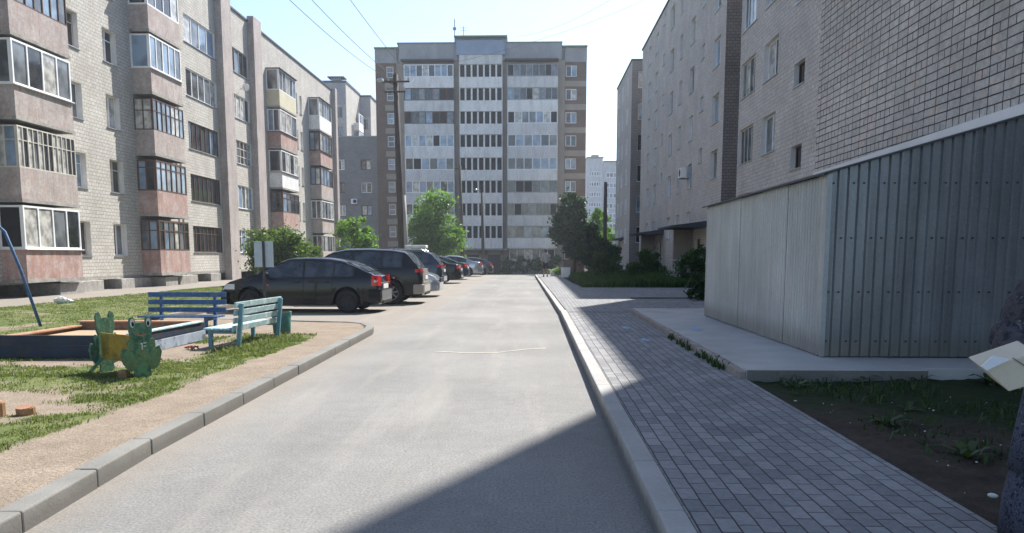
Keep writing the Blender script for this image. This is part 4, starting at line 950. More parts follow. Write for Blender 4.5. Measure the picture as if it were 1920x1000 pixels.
    mb.prism([(-.07, -w0*.8), (-.045, -w0*.97), (.25, -W/2*1.0), (.25, W/2*1.0), (-.045, w0*.97), (-.07, w0*.8)], lambda a, b, t: (a, b, t), S['floor']+.06, S['floor']+.42 if typ != 'suv' else S['floor']+.36)
    mb.build('rear_bumper', 'car_sunlit_dust' if pm == 'car_dark' else pm, root, bevel=.035)
    if pm == 'car_dark':
        mb = MB(); mb.hexa([(-.03, -w0*.80, .62), (.05, -w0*.80, .62), (.05, w0*.80, .62), (-.03, w0*.80, .62), (-.004, -w0*.66, 1.08), (.05, -w0*.66, 1.08), (.05, w0*.66, 1.08), (-.004, w0*.66, 1.08)]); mb.build('tailgate', 'car_sunlit_dust', root, bevel=.02)
    mb = MB(); mb.box(-.085, -.03, -w0*.7, w0*.7, S['floor']+.03, S['floor']+.13); mb.build('bumper_trim', 'car_trim', root, bevel=.02)
    mb = MB(); wl_ = wid(L); mb.prism([(L+.06, -wl_*.75), (L+.03, -wl_*.95), (L-.22, -W/2*.985), (L-.22, W/2*.985), (L+.03, wl_*.95), (L+.06, wl_*.75)], lambda a, b, t: (a, b, t), S['floor']+.02, S['floor']+.34); mb.build('front_bumper', pm, root, bevel=.03)
    mb = MB(); mb.box(L+.02, L+.075, -.42, .42, S['floor']+.36, S['floor']+.48); mb.build('grille', 'car_trim', root, bevel=.01)
    mb = MB(); zp = la-.02 if typ != 'suv' else la-.16; mb.box(-.045, -.012, -.26, .26, zp-.06, zp+.055); mb.build('licence_plate', 'plate', root)
    mb = MB(); mb.box(-.03, .0, -.42, .42, zp+.075, zp+.10); mb.build('boot_strip', 'chrome', root)
    if rails:
        for s in (1, -1):
            mb = MB(); yy = s*.58*W/2*1.05; mb.tube([(.75, yy, topz(.75)-.01), (.9, yy, topz(.9)+.06), (2.4, yy, topz(2.4)+.06), (2.6, yy, topz(2.6)-.02)], .022, 8); mb.build('roof_rail', 'steel', root)
    mb = MB(); mb.tube([(1.0 if typ != 'sedan' else 1.9, 0, H-.03), (.85 if typ != 'sedan' else 1.75, 0, H+.09)], [.012, .005], 6); mb.build('aerial', 'black', root)
    return root
PI = math.pi
make_car('black liftback with dark wheels, nearest of the parked row, beside the pale blue bench', 'hatch', 'car_black', -3.98, 20.62, PI-R(2.5))
make_car('large dusty dark SUV with a tailgate coloured sunlit pale, parked just beyond the black liftback', 'suv', 'car_dark', -3.38, 24.2, PI, 'rim', plate=True)
make_car('low silver car parked nose out, between the dusty SUV and the roof-racked one', 'hatch', 'car_silver', -7.6, 28.2, 0, 'rim')
c4 = make_car('grey-blue SUV with a white roof box, middle of the parked row', 'suv', 'car_navy', -3.95, 34.2, PI, 'rim', True)
make_car('black sedan with bright round-edged red lamps, parked past the SUV with a roof box', 'sedan', 'car_black', -3.85, 41.3, PI, 'rim')
make_car('dark navy sedan half hidden between a black sedan and a silver one', 'sedan', 'car_navy', -4.0, 47.4, PI)
make_car('pale silver sedan with a red lamp, second last of the parked row', 'sedan', 'car_silver', -3.6, 54.5, PI, 'rim')
make_car('small grey hatchback at the far end of the parked row', 'hatch', 'car_grey', -3.3, 62.5, PI, 'rim')
rb = MB((0, 0, 0)); rb.box(-.46, .46, -.36, .36, 0, .14); o = rb.build('roof_box', 'white_old', None, bevel=.03); o.location = (-5.15, 34.2, 1.775)
tag(o, 'white luggage box carried on top of the grey-blue SUV', 'roof box')
rb = MB(); rb.box(-.36, -.32, -.55, .55, -.02, .0); rb.box(.32, .36, -.55, .55, -.02, .0); rb.build('crossbar', 'steel', o)

# ================================================================== playground things
LZ = .12
# sandbox
SBX = thing('sandbox', 'square wooden sandbox with dark blue boards and rusty orange rims on the grass', 'sandbox', (-6.4, 11.3, LZ))
o0 = (-6.4, 11.3, LZ)
def board(name, p, q, h0, h1, th, mat):
    mb = MB(o0); mb.bar((p[0], p[1], (h0+h1)/2+LZ), (q[0], q[1], (h0+h1)/2+LZ), th, h1-h0); return mb.build(name, mat, SBX, bevel=.006)
board('side_board', (-7.45, 10.2), (-5.50, 10.2), .17, .30, .045, 'blue_board'); board('side_board', (-7.45, 10.19), (-5.50, 10.19), .0, .16, .045, 'blue_board')
board('side_board', (-5.45, 10.16), (-5.38, 12.45), .0, .16, .045, 'grey_board'); board('side_board', (-5.452, 10.16), (-5.382, 12.45), .17, .29, .045, 'blue_board')
board('side_board', (-7.42, 12.43), (-5.42, 12.47), .0, .28, .045, 'rust_board'); board('side_board', (-7.48, 10.2), (-7.42, 12.4), .0, .22, .045, 'rust_board')
board('seat_board', (-7.42, 12.40), (-5.42, 12.44), .285, .31, .16, 'rust_board'); board('seat_board', (-7.44, 10.28), (-7.38, 12.30), .222, .248, .16, 'rust_board')
board('seat_board', (-5.47, 10.3), (-5.40, 12.34), .292, .318, .12, 'mint_paint')
mb = MB(o0); mb.box(-7.44, -5.46, 10.23, 12.41, LZ-.02, LZ+.17); mb.build('sand', 'sand', SBX)
# benches
def plank(o_, name, x0, x1, y0, y1, z0, z1, mat, par):
    mb = MB(); mb.box(x0, x1, y0, y1, z0, z1); return mb.build(name, mat, par, bevel=.007)
def bench(name, label, loc, rz, Lb, sm, lm, seat_h, back_top, nback, seatd, lean=.10, gaps=True, seatm=None, over=.1):
    t = thing(name, label, 'bench', loc, rz, None)
    for k in range(nback):
        z1 = back_top-k*(.135 if nback < 4 else .115); yy = .02+lean*(z1-seat_h)
        mb = MB(); mb.hexa([(-Lb/2, yy-.012, z1-.085), (Lb/2, yy-.012, z1-.085), (Lb/2, yy+.012, z1-.085), (-Lb/2, yy+.012, z1-.085), (-Lb/2, yy, z1), (Lb/2, yy, z1), (Lb/2, yy+.024, z1), (-Lb/2, yy+.024, z1)])
        mb.build('back_slat', sm, t, bevel=.005)
    for k in range(3):
        w_ = seatd/3; mb = MB(); mb.box(-Lb/2, Lb/2, -seatd+k*w_, -seatd+k*w_+w_-.015, seat_h-.03, seat_h); mb.build('seat_slat', seatm or sm, t, bevel=.005)
    for s in (-1, 1):
        x = s*(Lb/2-over)
        mb = MB(); mb.bar((x, .045, -.05), (x, .045+lean*(back_top-seat_h)+.03, back_top-.02), .06, .05, (1, 0, 0)); mb.build('leg', lm, t, bevel=.005)
        mb = MB(); mb.bar((x, -seatd+.05, -.05), (x, -seatd+.05, seat_h-.031), .06, .05, (1, 0, 0)); mb.build('leg', lm, t, bevel=.005)
        mb = MB(); mb.bar((x+.001, -seatd+.08, seat_h-.065), (x+.001, .02, seat_h-.065), .05, .05); mb.build('seat_rail', lm, t)
    return t
bench('park_bench', 'dark blue slatted bench standing behind the sandbox', (-6.24, 13.72, LZ), R(-1), 1.43, 'blue_paint', 'blue_paint', .31, .71, 3, .36, over=.22)
bench('park_bench', 'pale mint bench with a peeling slatted back, in front of the black car', (-4.36, 11.98, LZ), R(-94), 1.70, 'mint_paint', 'mint_leg', .31, .69, 4, .42, lean=.14, over=.12)
# frog bench
FB_ = thing('frog_bench', 'small child bench with two green plywood frog ends and an ochre plank', 'bench', (-4.80, 8.92, LZ))
half = [(0, .0), (.10, .0), (.15, .03), (.13, .10), (.22, .12), (.30, .20), (.335, .33), (.30, .42), (.23, .40), (.19, .33), (.20, .42), (.235, .48), (.20, .53), (.14, .50), (.17, .56), (.19, .64), (.18, .70), (.19, .76), (.165, .82), (.12, .835), (.085, .80), (.075, .745), (0, .755)]
def frog(cx_, cy_, ang, front, scale=1.0, lean=0):
    pts = [(a, b) for a, b in half]+[(-a, b) for a, b in half[::-1][1:-1]]
    ca, sa = math.cos(ang), math.sin(ang)
    def fn(a, b, t): a *= scale; return (cx_+a*.83*ca+t*sa, cy_+a*.83*sa-t*ca, b*scale)
    mb = MB(); mb.prism(pts, fn, -.011, .011); body = mb.build('frog_panel', 'frog_green', FB_, bevel=.004)
    def disc(a0, b0, ra, rb, t0, t1, name, mat, par, n=14, rot=0):
        mb = MB(); mb.prism([(a0+ra*math.cos(2*PI*k/n)*math.cos(rot)-rb*math.sin(2*PI*k/n)*math.sin(rot), b0+ra*math.cos(2*PI*k/n)*math.sin(rot)+rb*math.sin(2*PI*k/n)*math.cos(rot)) for k in range(n)], fn, t0, t1); return mb.build(name, mat, par)
    if front:
        for s in (-1, 1):
            disc(s*.13, .745, .036, .060, .0115, .016, 'eye', 'white_old', body); disc(s*.124, .732, .020, .034, .0165, .020, 'pupil', 'black', body)
            disc(s*.20, .24, .10, .15, .0115, .0145, 'hind_leg', 'frog_faded', body, rot=-s*.25); disc(s*.175, .45, .045, .07, .0115, .0155, 'front_leg', 'frog_faded', body, rot=s*.5); disc(s*.08, .04, .05, .035, .0115, .015, 'foot', 'frog_faded', body)
        disc(0, .24, .12, .19, .0112, .0125, 'belly', 'frog_faded', body)
        mb = MB(); mb.prism([(-.09, .605), (-.05, .59), (0, .583), (.05, .59), (.09, .605), (.05, .575), (0, .563), (-.05, .575)], fn, .0115, .015); mb.build('mouth', 'mouth', body)
        mb = MB(); mb.prism([(-.02, .47), (.015, .47), (.015, .38), (.0, .38), (.0, .455), (-.02, .455)], fn, .016, .018)
        mb.prism([(.03, .475), (.075, .475), (.075, .462), (.03, .462)], fn, .016, .018); mb.prism([(.03, .43), (.075, .43), (.075, .418), (.03, .418)], fn, .016, .018); mb.build('paint_mark', 'white_old', body)
    return body
frog(.37, -.36, R(51), True, .83)
fr2 = frog(-.27, .06, R(72), False, .86)
mb = MB(); mb.hexa([(-.28, -.02, .19), (.32, -.37, .19), (.33, -.355, .19), (-.27, -.005, .19), (-.28, -.02, .47), (.32, -.37, .47), (.33, -.355, .47), (-.27, -.005, .47)]); mb.build('back_plank', 'ochre', FB_, bevel=.003)
mb = MB(); mb.hexa([(-.29, -.035, .165), (.31, -.385, .165), (.49, -.12, .165), (-.10, .22, .165), (-.29, -.035, .187), (.31, -.385, .187), (.49, -.12, .187), (-.10, .22, .187)]); mb.build('seat', 'ochre', FB_, bevel=.003)
mb = MB(); mb.bar((-.40, -.16, -.03), (-.24, -.06, .19), .03, .02, (0, 1, 0)); mb.build('brace', 'frog_green', FB_)
mb = MB(); mb.box(.10, .20, -.40, -.30, -.05, .08); st_ = mb.build('foot_block', 'wood', FB_, bevel=.01)
# swing frame
SW = thing('swing_frame', 'bent blue steel pipe leg of a swing frame at the left edge of the lawn', 'swing', (-9.6, 14.8, LZ))
for dx in (0, -1.9):
    mb = MB(); mb.tube([(dx-.0, 0, -.1), (dx-.36, .0, 1.15), (dx-.60, 0, 1.82), (dx-.72, 0, 1.93), (dx-.90, 0, 1.96)] if dx == 0 else [(dx+.1, 0, -.1), (dx-.1, 0, 1.2), (dx-.15, 0, 1.96)], .03, 10); mb.build('leg', 'blue_paint', SW, smooth=True)
mb = MB(); mb.tube([(-.9, 0, 1.96), (-2.05, 0, 1.96)], .03, 10); mb.build('top_bar', 'blue_paint', SW, smooth=True)
# bin, stumps, bits
BN = thing('litter_bin', 'squat dark teal concrete litter bin behind the mint bench', 'litter bin', (-4.37, 13.28, LZ))
mb = MB(); mb.lathe([(.0, 0), (.12, 0), (.145, .04), (.165, .37), (.15, .39), (.13, .38), (.12, .08), (0, .08)], 20); mb.build('shell', 'teal_bin', BN, smooth=True); mb = MB(); mb.lathe([(.148, .33), (.172, .33), (.174, .40), (.15, .40)], 20); mb.build('rim', 'teal_bin', BN)
def stump(label, x, y, r, h, tilt):
    t = thing('log_piece', label, 'log', (x, y, LZ)); t.rotation_euler = (tilt, 0, 0)
    mb = MB(); n = 14; mb.prism([(r*(1+.12*math.sin(3*a))*math.cos(a), r*(1+.1*math.cos(2*a))*math.sin(a)) for a in [2*PI*k/n for k in range(n)]], lambda a, b, t_: (a, b, t_), -.02, h); mb.build('bark', 'wood', t, bevel=.006)
    mb = MB(); n = 14; mb.prism([(r*.9*math.cos(a), r*.88*math.sin(a)) for a in [2*PI*k/n for k in range(n)]], lambda a, b, t_: (a, b, t_), h+.001, h+.006); mb.build('cut_face', 'rust_board', t)
stump('short upright wood stump on bare earth at the left edge of the lawn', -4.68, 6.46, .09, .11, 0)
stump('low slice of wood lying right beside the wood stump', -4.46, 6.56, .075, .05, .14)
fl = thing('dead_flowers', 'small tangle of dark red withered flowers on the sand before the blue bench', 'dead flowers', (-4.98, 11.1, LZ))
mb = MB()
for k in range(14):
    a = random.uniform(0, 6.28); l = random.uniform(.05, .16); mb.tube([(0, 0, .01), (math.cos(a)*l*.5, math.sin(a)*l*.5, .05), (math.cos(a)*l, math.sin(a)*l, random.uniform(.0, .05))], .006, 5)
mb.build('stem', 'bark', fl); mb = MB()
for k in range(7): mb.ell((random.uniform(-.12, .12), random.uniform(-.1, .1), .04), (.02, .02, .014), 7, 4)
mb.build('petal', 'lamp_red', fl)
pb_ = thing('crumpled_bag', 'crumpled whitish bag on the lawn before the pale block', 'litter', (-13.9, 22.4, LZ-.03))
mb = MB(); mb.ell((0, 0, .07), (.22, .13, .11), 9, 6); mb.ell((.2, .05, .04), (.14, .1, .07), 8, 5); o = mb.build('bag', 'white_old', pb_)
dm = o.modifiers.new('d', 'DISPLACE'); tx = bpy.data.textures.new('crumple', 'CLOUDS'); tx.noise_scale = .08; dm.texture = tx; dm.strength = .08
# information sign seen from behind
SG = thing('sign', 'grey back of a metal notice board on a thin post before the black car', 'sign', (-6.30, 18.0, LZ))
mb = MB(); mb.tube([(0, 0, -.1), (0, 0, 1.70)], .028, 8); mb.build('post', 'iron', SG)
mb = MB(); mb.box(-.225, .225, .03, .045, 1.10, 1.68); mb.build('board', 'signback', SG, bevel=.003)
mb = MB(); mb.box(-.235, .235, .028, .05, 1.09, 1.10); mb.box(-.235, .235, .028, .05, 1.681, 1.691); mb.build('frame', 'steel', SG)

# ================================================================== poles and wires
def wire(label, p, q, sag, r=.012, group='overhead wires'):
    p, q = Vector(p), Vector(q); pts = []
    for k in range(25):
        t = k/24; v = p.lerp(q, t); v.z -= 4*sag*t*(1-t); pts.append(v)
    mb = MB(p); mb.tube(pts, r, 5, False); o = mb.build('wire', 'wire', None, smooth=True, fix=False); o.location = p; tag(o, label, 'wire', group)
PP = thing('utility_pole', 'tall dark utility pole with cross-arms rising behind the parked cars', 'utility pole', (-7.05, 41.2, 0))
mb = MB(); mb.tube([(.1, 0, -.2), (0, 0, 5), (-.12, 0, 10.75)], [.19, .165, .13], 12); mb.build('mast', 'wood_pole', PP, smooth=True)
mb = MB(); mb.tube([(.34, -.02, -.2), (.22, -.02, 4.6)], [.14, .10], 10); mb.build('stub', 'conc_pole', PP, smooth=True)
for (z, l) in ((10.35, .75), (9.85, .55)):
    mb = MB(); mb.bar((-.12-l, -.16, z), (-.12+l, -.16, z+.02), .07, .08); a = mb.build('cross_arm', 'wood_pole', PP)
    for dx in (-l+.06, -l*.45, l*.45, l-.06):
        mb = MB(); mb.tube([(-.12+dx, -.16, z+.05), (-.12+dx, -.16, z+.22)], [.05, .035], 8); mb.build('insulator', 'conc_pole', a)
mb = MB(); mb.tube([(-.12, -.1, 10.2), (-.75, -.3, 10.45)], .025, 6); mb.build('strut', 'iron', PP)
mb = MB(); mb.lathe([(0, .05), (.16, .02), (.2, -.1), (.12, -.14), (0, -.1)], 12, (-.85, -.35, 10.45)); mb.build('street_light', 'steel', PP)
P0 = (-7.17, 41.04, 10.8)
for k, (dx, z1, lab) in enumerate(((-.85, 10.6, 'overhead wire, lowest of three running from the tall pole towards the upper left'), (-.4, 10.8, 'overhead wire, middle of three running from the tall pole towards the upper left'), (.55, 11.6, 'overhead wire, highest of three running from the tall pole towards the upper left'))):
    wire(lab, (P0[0]+dx, P0[1], 10.8+.05*k), (P0[0]+dx-.1, 2, z1), .95-.2*k)
wire('thin wire sagging from the tall pole across to the tower roof', (P0[0], P0[1], 10.9), (-14, 94, 22.5), .8, .010)
wire('faint wire crossing the sky from the tower roof to the right block', (-2, 93, 26.6), (9.2, 45, 18.9), 1.2, .012)
wire('faint wire crossing the sky lower down, from the tall pole to the right block', (P0[0]+.5, P0[1], 10.8), (9.3, 52, 18.7), .6, .008)
P2 = thing('utility_pole', 'slender grey pole before the tower, right of the light green tree', 'utility pole', (-6.75, 73, gz(73)))
mb = MB(); mb.tube([(.1, 0, -.2), (-.1, 0, 10.1)], [.19, .13], 10); mb.build('mast', 'wood_pole', P2, smooth=True)
mb = MB(); mb.bar((-.6, 0, 9.8), (.5, 0, 9.8), .08, .08); mb.build('cross_arm', 'wood_pole', P2)
P3 = thing('street_lamp', 'slender dark street lamp with a small head, in front of the tower entrance', 'street lamp', (-4.3, 66, gz(66)))
mb = MB(); mb.tube([(.05, 0, -.2), (-.05, 0, 6.9)], [.15, .10], 10); mb.build('mast', 'wood_pole', P3, smooth=True)
mb = MB(); mb.tube([(-.05, 0, 6.8), (-.2, -.2, 7.05), (-.45, -.5, 7.1)], .03, 6); mb.build('arm', 'iron', P3)
mb = MB(); mb.ell((-.5, -.6, 7.1), (.13, .28, .08), 10, 6); mb.build('lamp_head', 'steel', P3, smooth=True)
P4 = thing('utility_pole', 'dark wooden pole behind the dark tree, against the distant tower', 'utility pole', (6.1, 67, gz(67)))
mb = MB(); mb.tube([(0, 0, -.2), (0, 0, 7.8)], [.2, .14], 10); mb.build('mast', 'wood_pole', P4, smooth=True); mb = MB(); mb.tube([(0, 0, 7.801), (0, 0, 7.86)], [.15, .12], 10); mb.build('cap', 'iron', P4)

# ================================================================== vegetation
def leaves_mesh(name, cents, size, mat, par, jitter=1.0, flat=.0):
    n = len(cents); a = rng.normal(size=(n, 3)); a /= np.linalg.norm(a, axis=1)[:, None]
    b = rng.normal(size=(n, 3)); b -= (b*a).sum(1)[:, None]*a; b /= np.linalg.norm(b, axis=1)[:, None]
    c = np.cross(a, b); s = size*rng.uniform(.6, 1.35, n)[:, None]
    v = np.stack([cents-a*s*.55, cents+b*s*.33+c*s*.06, cents+a*s*.55, cents-b*s*.33+c*s*.06], 1).reshape(-1, 3)
    f = np.arange(4*n).reshape(-1, 4)
    return raw_mesh(name, v, f, mat, False, None, par)
def tree(name, label, cat, loc, H, z0, rx, ry, mat, nleaf, lsize, tr, nclump=60, group=None, shape=1.0, irr=.25, lobes=None):
    t = thing(name, label, cat, loc, random.uniform(0, 0), group)
    cs = []; zc = (H+z0)/2; hz = (H-z0)/2
    lobes = lobes or [(0, 0, zc, 1.0)]
    while len(cs) < nclump:
        l = random.choices(lobes, [q[3] for q in lobes])[0]
        p = rng.normal(size=3); p /= np.linalg.norm(p); r = rng.uniform(.35, 1.0)**.5
        q = np.array([l[0]+p[0]*r*rx*l[3], l[1]+p[1]*r*ry*l[3], l[2]+p[2]*r*hz*l[3]])
        if q[2] > z0-.1*H: cs.append(q)
    cs = np.array(cs); wt = rng.uniform(.4, 1.6, len(cs)); wt /= wt.sum()
    idx = rng.choice(len(cs), nleaf, p=wt); cr = rng.uniform(.10, .24, len(cs))*min(rx, hz)*irr*4
    pts = cs[idx]+rng.normal(size=(nleaf, 3))*cr[idx][:, None]*np.array([.75, .75, .55])
    k = int(nleaf*.06); st = cs[rng.integers(0, len(cs), k)]; pts[:k] = st+rng.normal(size=(k, 3))*np.array([.3, .3, .35])*min(rx, hz)*.6
    pts = pts[pts[:, 2] > .05]
    leaves_mesh('crown', pts, lsize, mat, t)
    mb = MB(); fork = z0+.15*(H-z0)
    mb.tube([(0, 0, -.1), (.03, 0, fork*.6), (0, .03, fork), (.05, 0, zc), (.0, 0, H*.86)], [tr, tr*.85, tr*.7, tr*.45, tr*.12], 10)
    sel = rng.choice(len(cs), min(14, len(cs)), replace=False)
    for i in sel:
        c = cs[i]; s = np.array([0, 0, rng.uniform(fork*.7, min(zc, max(c[2], fork))) if c[2] > fork*.7 else fork*.6]); mid = (s+c)/2+np.array([0, 0, .08*H*.3])
        mb.tube([tuple(s), tuple(mid), tuple(c)], [tr*.4, tr*.25, tr*.08], 6)
    mb.build('trunk', 'bark', t, smooth=True)
    return t
tree('leafy_tree', 'light green tree between the tall pole and the tower stair column', 'tree', (-8.3, 66, gz(66)), 8.0, 1.0, 2.4, 2.1, 'leaf_light', 12000, .23, .14, 150, lobes=[(0, 0, 3.5, .85), (0, 0, 4.7, .72), (-.9, 0, 3.4, .6), (.9, 0, 3.2, .6)])
tree('leafy_tree', 'small green tree at the end of the pale block, left of the tall pole', 'tree', (-11.8, 51, LZ), 4.0, 1.0, 1.3, 1.2, 'leaf_light', 5200, .17, .07, 60)
tree('round_bush', 'wide dark green bush behind the sign and the black car', 'bush', (-12.6, 38.5, LZ), 3.25, .15, 1.8, 1.4, 'leaf_bush', 12000, .14, .06, 110, lobes=[(-.2, 0, 1.6, .85), (.9, 0, 1.2, .65), (-.6, 0, 1.3, .6), (.2, .0, 1.9, .5)])
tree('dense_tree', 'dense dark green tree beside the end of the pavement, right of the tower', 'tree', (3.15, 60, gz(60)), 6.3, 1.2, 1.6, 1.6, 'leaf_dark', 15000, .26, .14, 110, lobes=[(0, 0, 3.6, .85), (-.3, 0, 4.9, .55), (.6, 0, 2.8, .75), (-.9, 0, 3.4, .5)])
tree('round_bush', 'broad dark bush at the foot of the dense tree, beside the right block', 'bush', (4.75, 57, gz(57)), 2.6, .2, 1.4, 1.3, 'leaf_dark', 9000, .22, .07, 80)
tree('leafy_tree', 'bright green tree far behind, in the gap beneath the distant tower', 'tree', (10.2, 96, -.9), 6.8, .4, 1.9, 1.8, 'leaf_light', 5000, .30, .12, 60)
tree('leafy_tree', 'bright green tree far behind, just right of the dark wooden pole top', 'tree', (7.4, 92, -.9), 7.6, 1.8, 1.5, 1.5, 'leaf_light', 3500, .30, .12, 50)
for i, (x, y, h, r, mt) in enumerate(((-3.0, 92.6, 1.9, 1.0, 'leaf_weed'), (-1.2, 92.4, 2.4, 1.0, 'leaf_weed'), (.5, 92.6, 2.0, 1.0, 'leaf_weed'), (2.2, 92.4, 2.5, 1.0, 'leaf_weed'))):
    tree('shrub', ['low shrub at the foot of the tower, first right of the entrance', 'shrub under the tower ground floor windows, second right of the entrance', 'shrub under the tower windows, behind the standing man', 'shrub under the tower windows beside the dense tree'][i], 'shrub', (x, y, gz(y)), h, .1, r, .7, mt, 1800, .24, .04, 24, group='shrubs at the foot of the tower')
tree('shrub', 'dark leafy shrub against the far corner of the metal shed', 'shrub', (4.92, 23.4, .15), .85, -.3, .30, .35, 'leaf_dark', 4500, .08, .03, 60)
tree('shrub', 'tall leafy shrub in the rough grass, right below the big canopy', 'shrub', (7.3, 35.2, .15), 1.7, .1, .8, .6, 'leaf_weed', 4200, .12, .03, 40, group='shrubs in the rough grass')
tree('shrub', 'leafy shrub in the middle of the rough grass before the right block', 'shrub', (5.6, 38.5, .15), 1.5, .1, 1.0, .6, 'leaf_weed', 4200, .12, .03, 40, group='shrubs in the rough grass')
tree('shrub', 'low shrub in the rough grass nearest the white waste bin', 'shrub', (4.2, 46, .15), 1.5, .1, 1.0, .6, 'leaf_weed', 3200, .14, .03, 40, group='shrubs in the rough grass')
for i, (x, y, h) in enumerate(((-9.4, 21.6, .0),)): pass
# blades of grass as one uncountable mass each
def blades(name, P, h, mat, width=.008, lean=.5, label='short green grass growing over the lawn', cat='grass'):
    n = len(P); a = rng.uniform(0, 2*np.pi, n); d = np.stack([np.cos(a), np.sin(a), np.zeros(n)], 1)
    b = rng.uniform(0, 2*np.pi, n); l = np.stack([np.cos(b), np.sin(b), np.zeros(n)], 1)*lean*rng.uniform(.2, 1, n)[:, None]
    hh = (h*rng.uniform(.5, 1.3, n))[:, None]; wdt = width*rng.uniform(.6, 1.4, n)[:, None] if np.isscalar(width) else (width*rng.uniform(.6, 1.4, n))[:, None]
    up = np.array([[0, 0, 1.]]); m1 = P+(up*.55+l*.25)*hh; tip = P+(up*(1-.35*lean)+l)*hh
    v = np.stack([P-d*wdt, P+d*wdt, m1+d*wdt*.8, tip, m1-d*wdt*.8], 1).reshape(-1, 3)
    i = np.arange(n)[:, None]*5; f = np.concatenate([i+np.array([[0, 1, 2, 4]]), i+np.array([[4, 2, 3, 3]])], 1)
    q = (i+np.array([[0, 1, 2, 4]])); tri = (i+np.array([[4, 2, 3]]))
    me_f = np.concatenate([np.concatenate([q[:, :3], ], 1), q[:, [0, 2, 3]], tri], 0)
    o = raw_mesh(name, v, me_f, mat); o['kind'] = 'stuff'; o['label'] = label; o['category'] = cat
    return o
def scatter(n, x0, x1, y0, y1, z, maskf, power=1.0, zf=None):
    x = rng.uniform(x0, x1, n); y = y0+(y1-y0)*rng.uniform(0, 1, n)**power
    k = maskf(x, y); x, y = x[k], y[k]; zz = z+.03*(vnoise(x*.9, y*.9)-.5)+GZ(y)-dip(x)
    return np.stack([x, y, zz], 1)
def mlawn(x, y):
    clump = vnoise(x*5, y*5)*.6+vnoise(x*11, y*11)*.4
    return in_lawn(x, y) & (rng.uniform(0, 1, len(x)) < np.clip(grass_mask(x, y)*1.7-.35, 0, 1)*np.clip((clump-.3)*2.4, .05, 1)) & ~((x > -7.5) & (x < -5.35) & (y > 10.15) & (y < 12.5))
P = np.concatenate([scatter(330000, -8.5, -2.9, 4.2, 14, .115, mlawn, 1.25), scatter(150000, -18, -5, 12, 34, .115, mlawn, 1.0)])
hh = .016+.034*vnoise(P[:, 0]*2.2, P[:, 1]*2.2)+.0003*P[:, 1]
blades('grass', P, hh, 'leaf_grass', width=.0019+.00032*P[:, 1], lean=.9, label='short sunlit grass covering the playground lawn')
P = scatter(8000, -4.85, -3.75, 9.9, 13.2, .115, lambda x, y: rng.uniform(0, 1, len(x)) < np.clip(1.6*np.exp(-(((x+4.25)/.3)**2+((y-11.7)/1.4)**2))-.15, 0, 1)*(vnoise(x*6, y*6) > .4)); 
blades('grass', P, 0.04+.10*rng.uniform(0, 1, len(P))**2, 'leaf_grass', width=.005, lean=.9, label='taller tufts of grass growing around the mint bench legs')
def mweed(x, y): return vnoise(x*3.1+4, y*3.1) > .42
P = np.concatenate([scatter(4600, 2.6, 6.5, 5.0, 8.5, .13, lambda x, y: (vnoise(x*2.6+4, y*2.6) > .38) & (rng.uniform(0, 1, len(x)) < (y-4.6)/3.4)), scatter(2600, 2.7, 6.0, 3.6, 6.5, .12, lambda x, y: vnoise(x*2.3+14, y*2.3) > .58)])
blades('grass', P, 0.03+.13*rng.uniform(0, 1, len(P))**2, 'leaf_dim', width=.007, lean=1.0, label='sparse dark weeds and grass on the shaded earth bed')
P = scatter(26000, 2.1, 8.6, 32.4, 54, .16, lambda x, y: vnoise(x*1.4, y*1.4) > .25, 1.3)
blades('grass', P, .18+.75*np.clip(vnoise(P[:, 0]*.7, P[:, 1]*.4)-.25, 0, 1)*np.clip((P[:, 0]-2.4)/2.5, 0, 1), 'leaf_weed', width=.03, label='tall rough grass in the shade before the right block')
P = scatter(700, 2.18, 2.36, 8.6, 12.6, .15, lambda x, y: (vnoise(y*3, y*0+2) > .58) | ((y > 10.9) & (y < 11.7))); 
blades('grass', P, .05+.09*rng.uniform(0, 1, len(P)), 'leaf_dim', width=.010, label='weeds sprouting along the edge of the concrete pad')
# broad-leaved weeds on the bed, each a plant
def rosette(label, x, y, z, n, l, mat='leaf_dim', up=.6):
    t = thing('weed_plant', label, 'weed', (x, y, z), random.uniform(0, 6), 'leafy weeds on the earth bed'); mb = MB()
    for k in range(n):
        a = 2.4*k+random.uniform(-.3, .3); ll = l*random.uniform(.6, 1.1); e = up*random.uniform(.5, 1.3); w_ = ll*.13
        c, s = math.cos(a), math.sin(a); pts = [(0, 0), (.3, e*.35), (.65, e*.55), (1.0, e*.42)]
        for (r0, h0), (r1, h1), wa, wb in zip(pts, pts[1:], (.3, 1, .8), (1, .8, .05)):
            mb.poly([(c*r0*ll-s*w_*wa, s*r0*ll+c*w_*wa, h0*ll), (c*r0*ll+s*w_*wa, s*r0*ll-c*w_*wa, h0*ll), (c*r1*ll+s*w_*wb, s*r1*ll-c*w_*wb, h1*ll), (c*r1*ll-s*w_*wb, s*r1*ll+c*w_*wb, h1*ll)])
    o = mb.build('leaf', mat, t, smooth=True, fix=False); mb = MB(); mb.tube([(0, 0, -.02), (0, 0, l*.35)], [.008, .004], 6); mb.build('stem', mat, t)
for a in (('broad-leaved weed touching the corner of the concrete pad', 2.75, 8.1, .12, 11, .22), ('bushy weed beneath the left end of the corrugated wall', 3.6, 8.5, .12, 14, .24), ('narrow-leaved weed sprawling on the earth nearest the person', 3.0, 5.3, .11, 7, .24),
          ('pale grassy weed in the middle of the earth bed', 2.9, 6.3, .11, 8, .22), ('lone weed among white chips by the pavement edge', 3.35, 6.9, .11, 9, .18), ('broad weed at the shed foot, beside the box carrier', 4.9, 8.35, .12, 12, .24), ('weed midway along the foot of the corrugated wall', 4.2, 8.45, .12, 10, .2)): rosette(*a)
mb = MB()
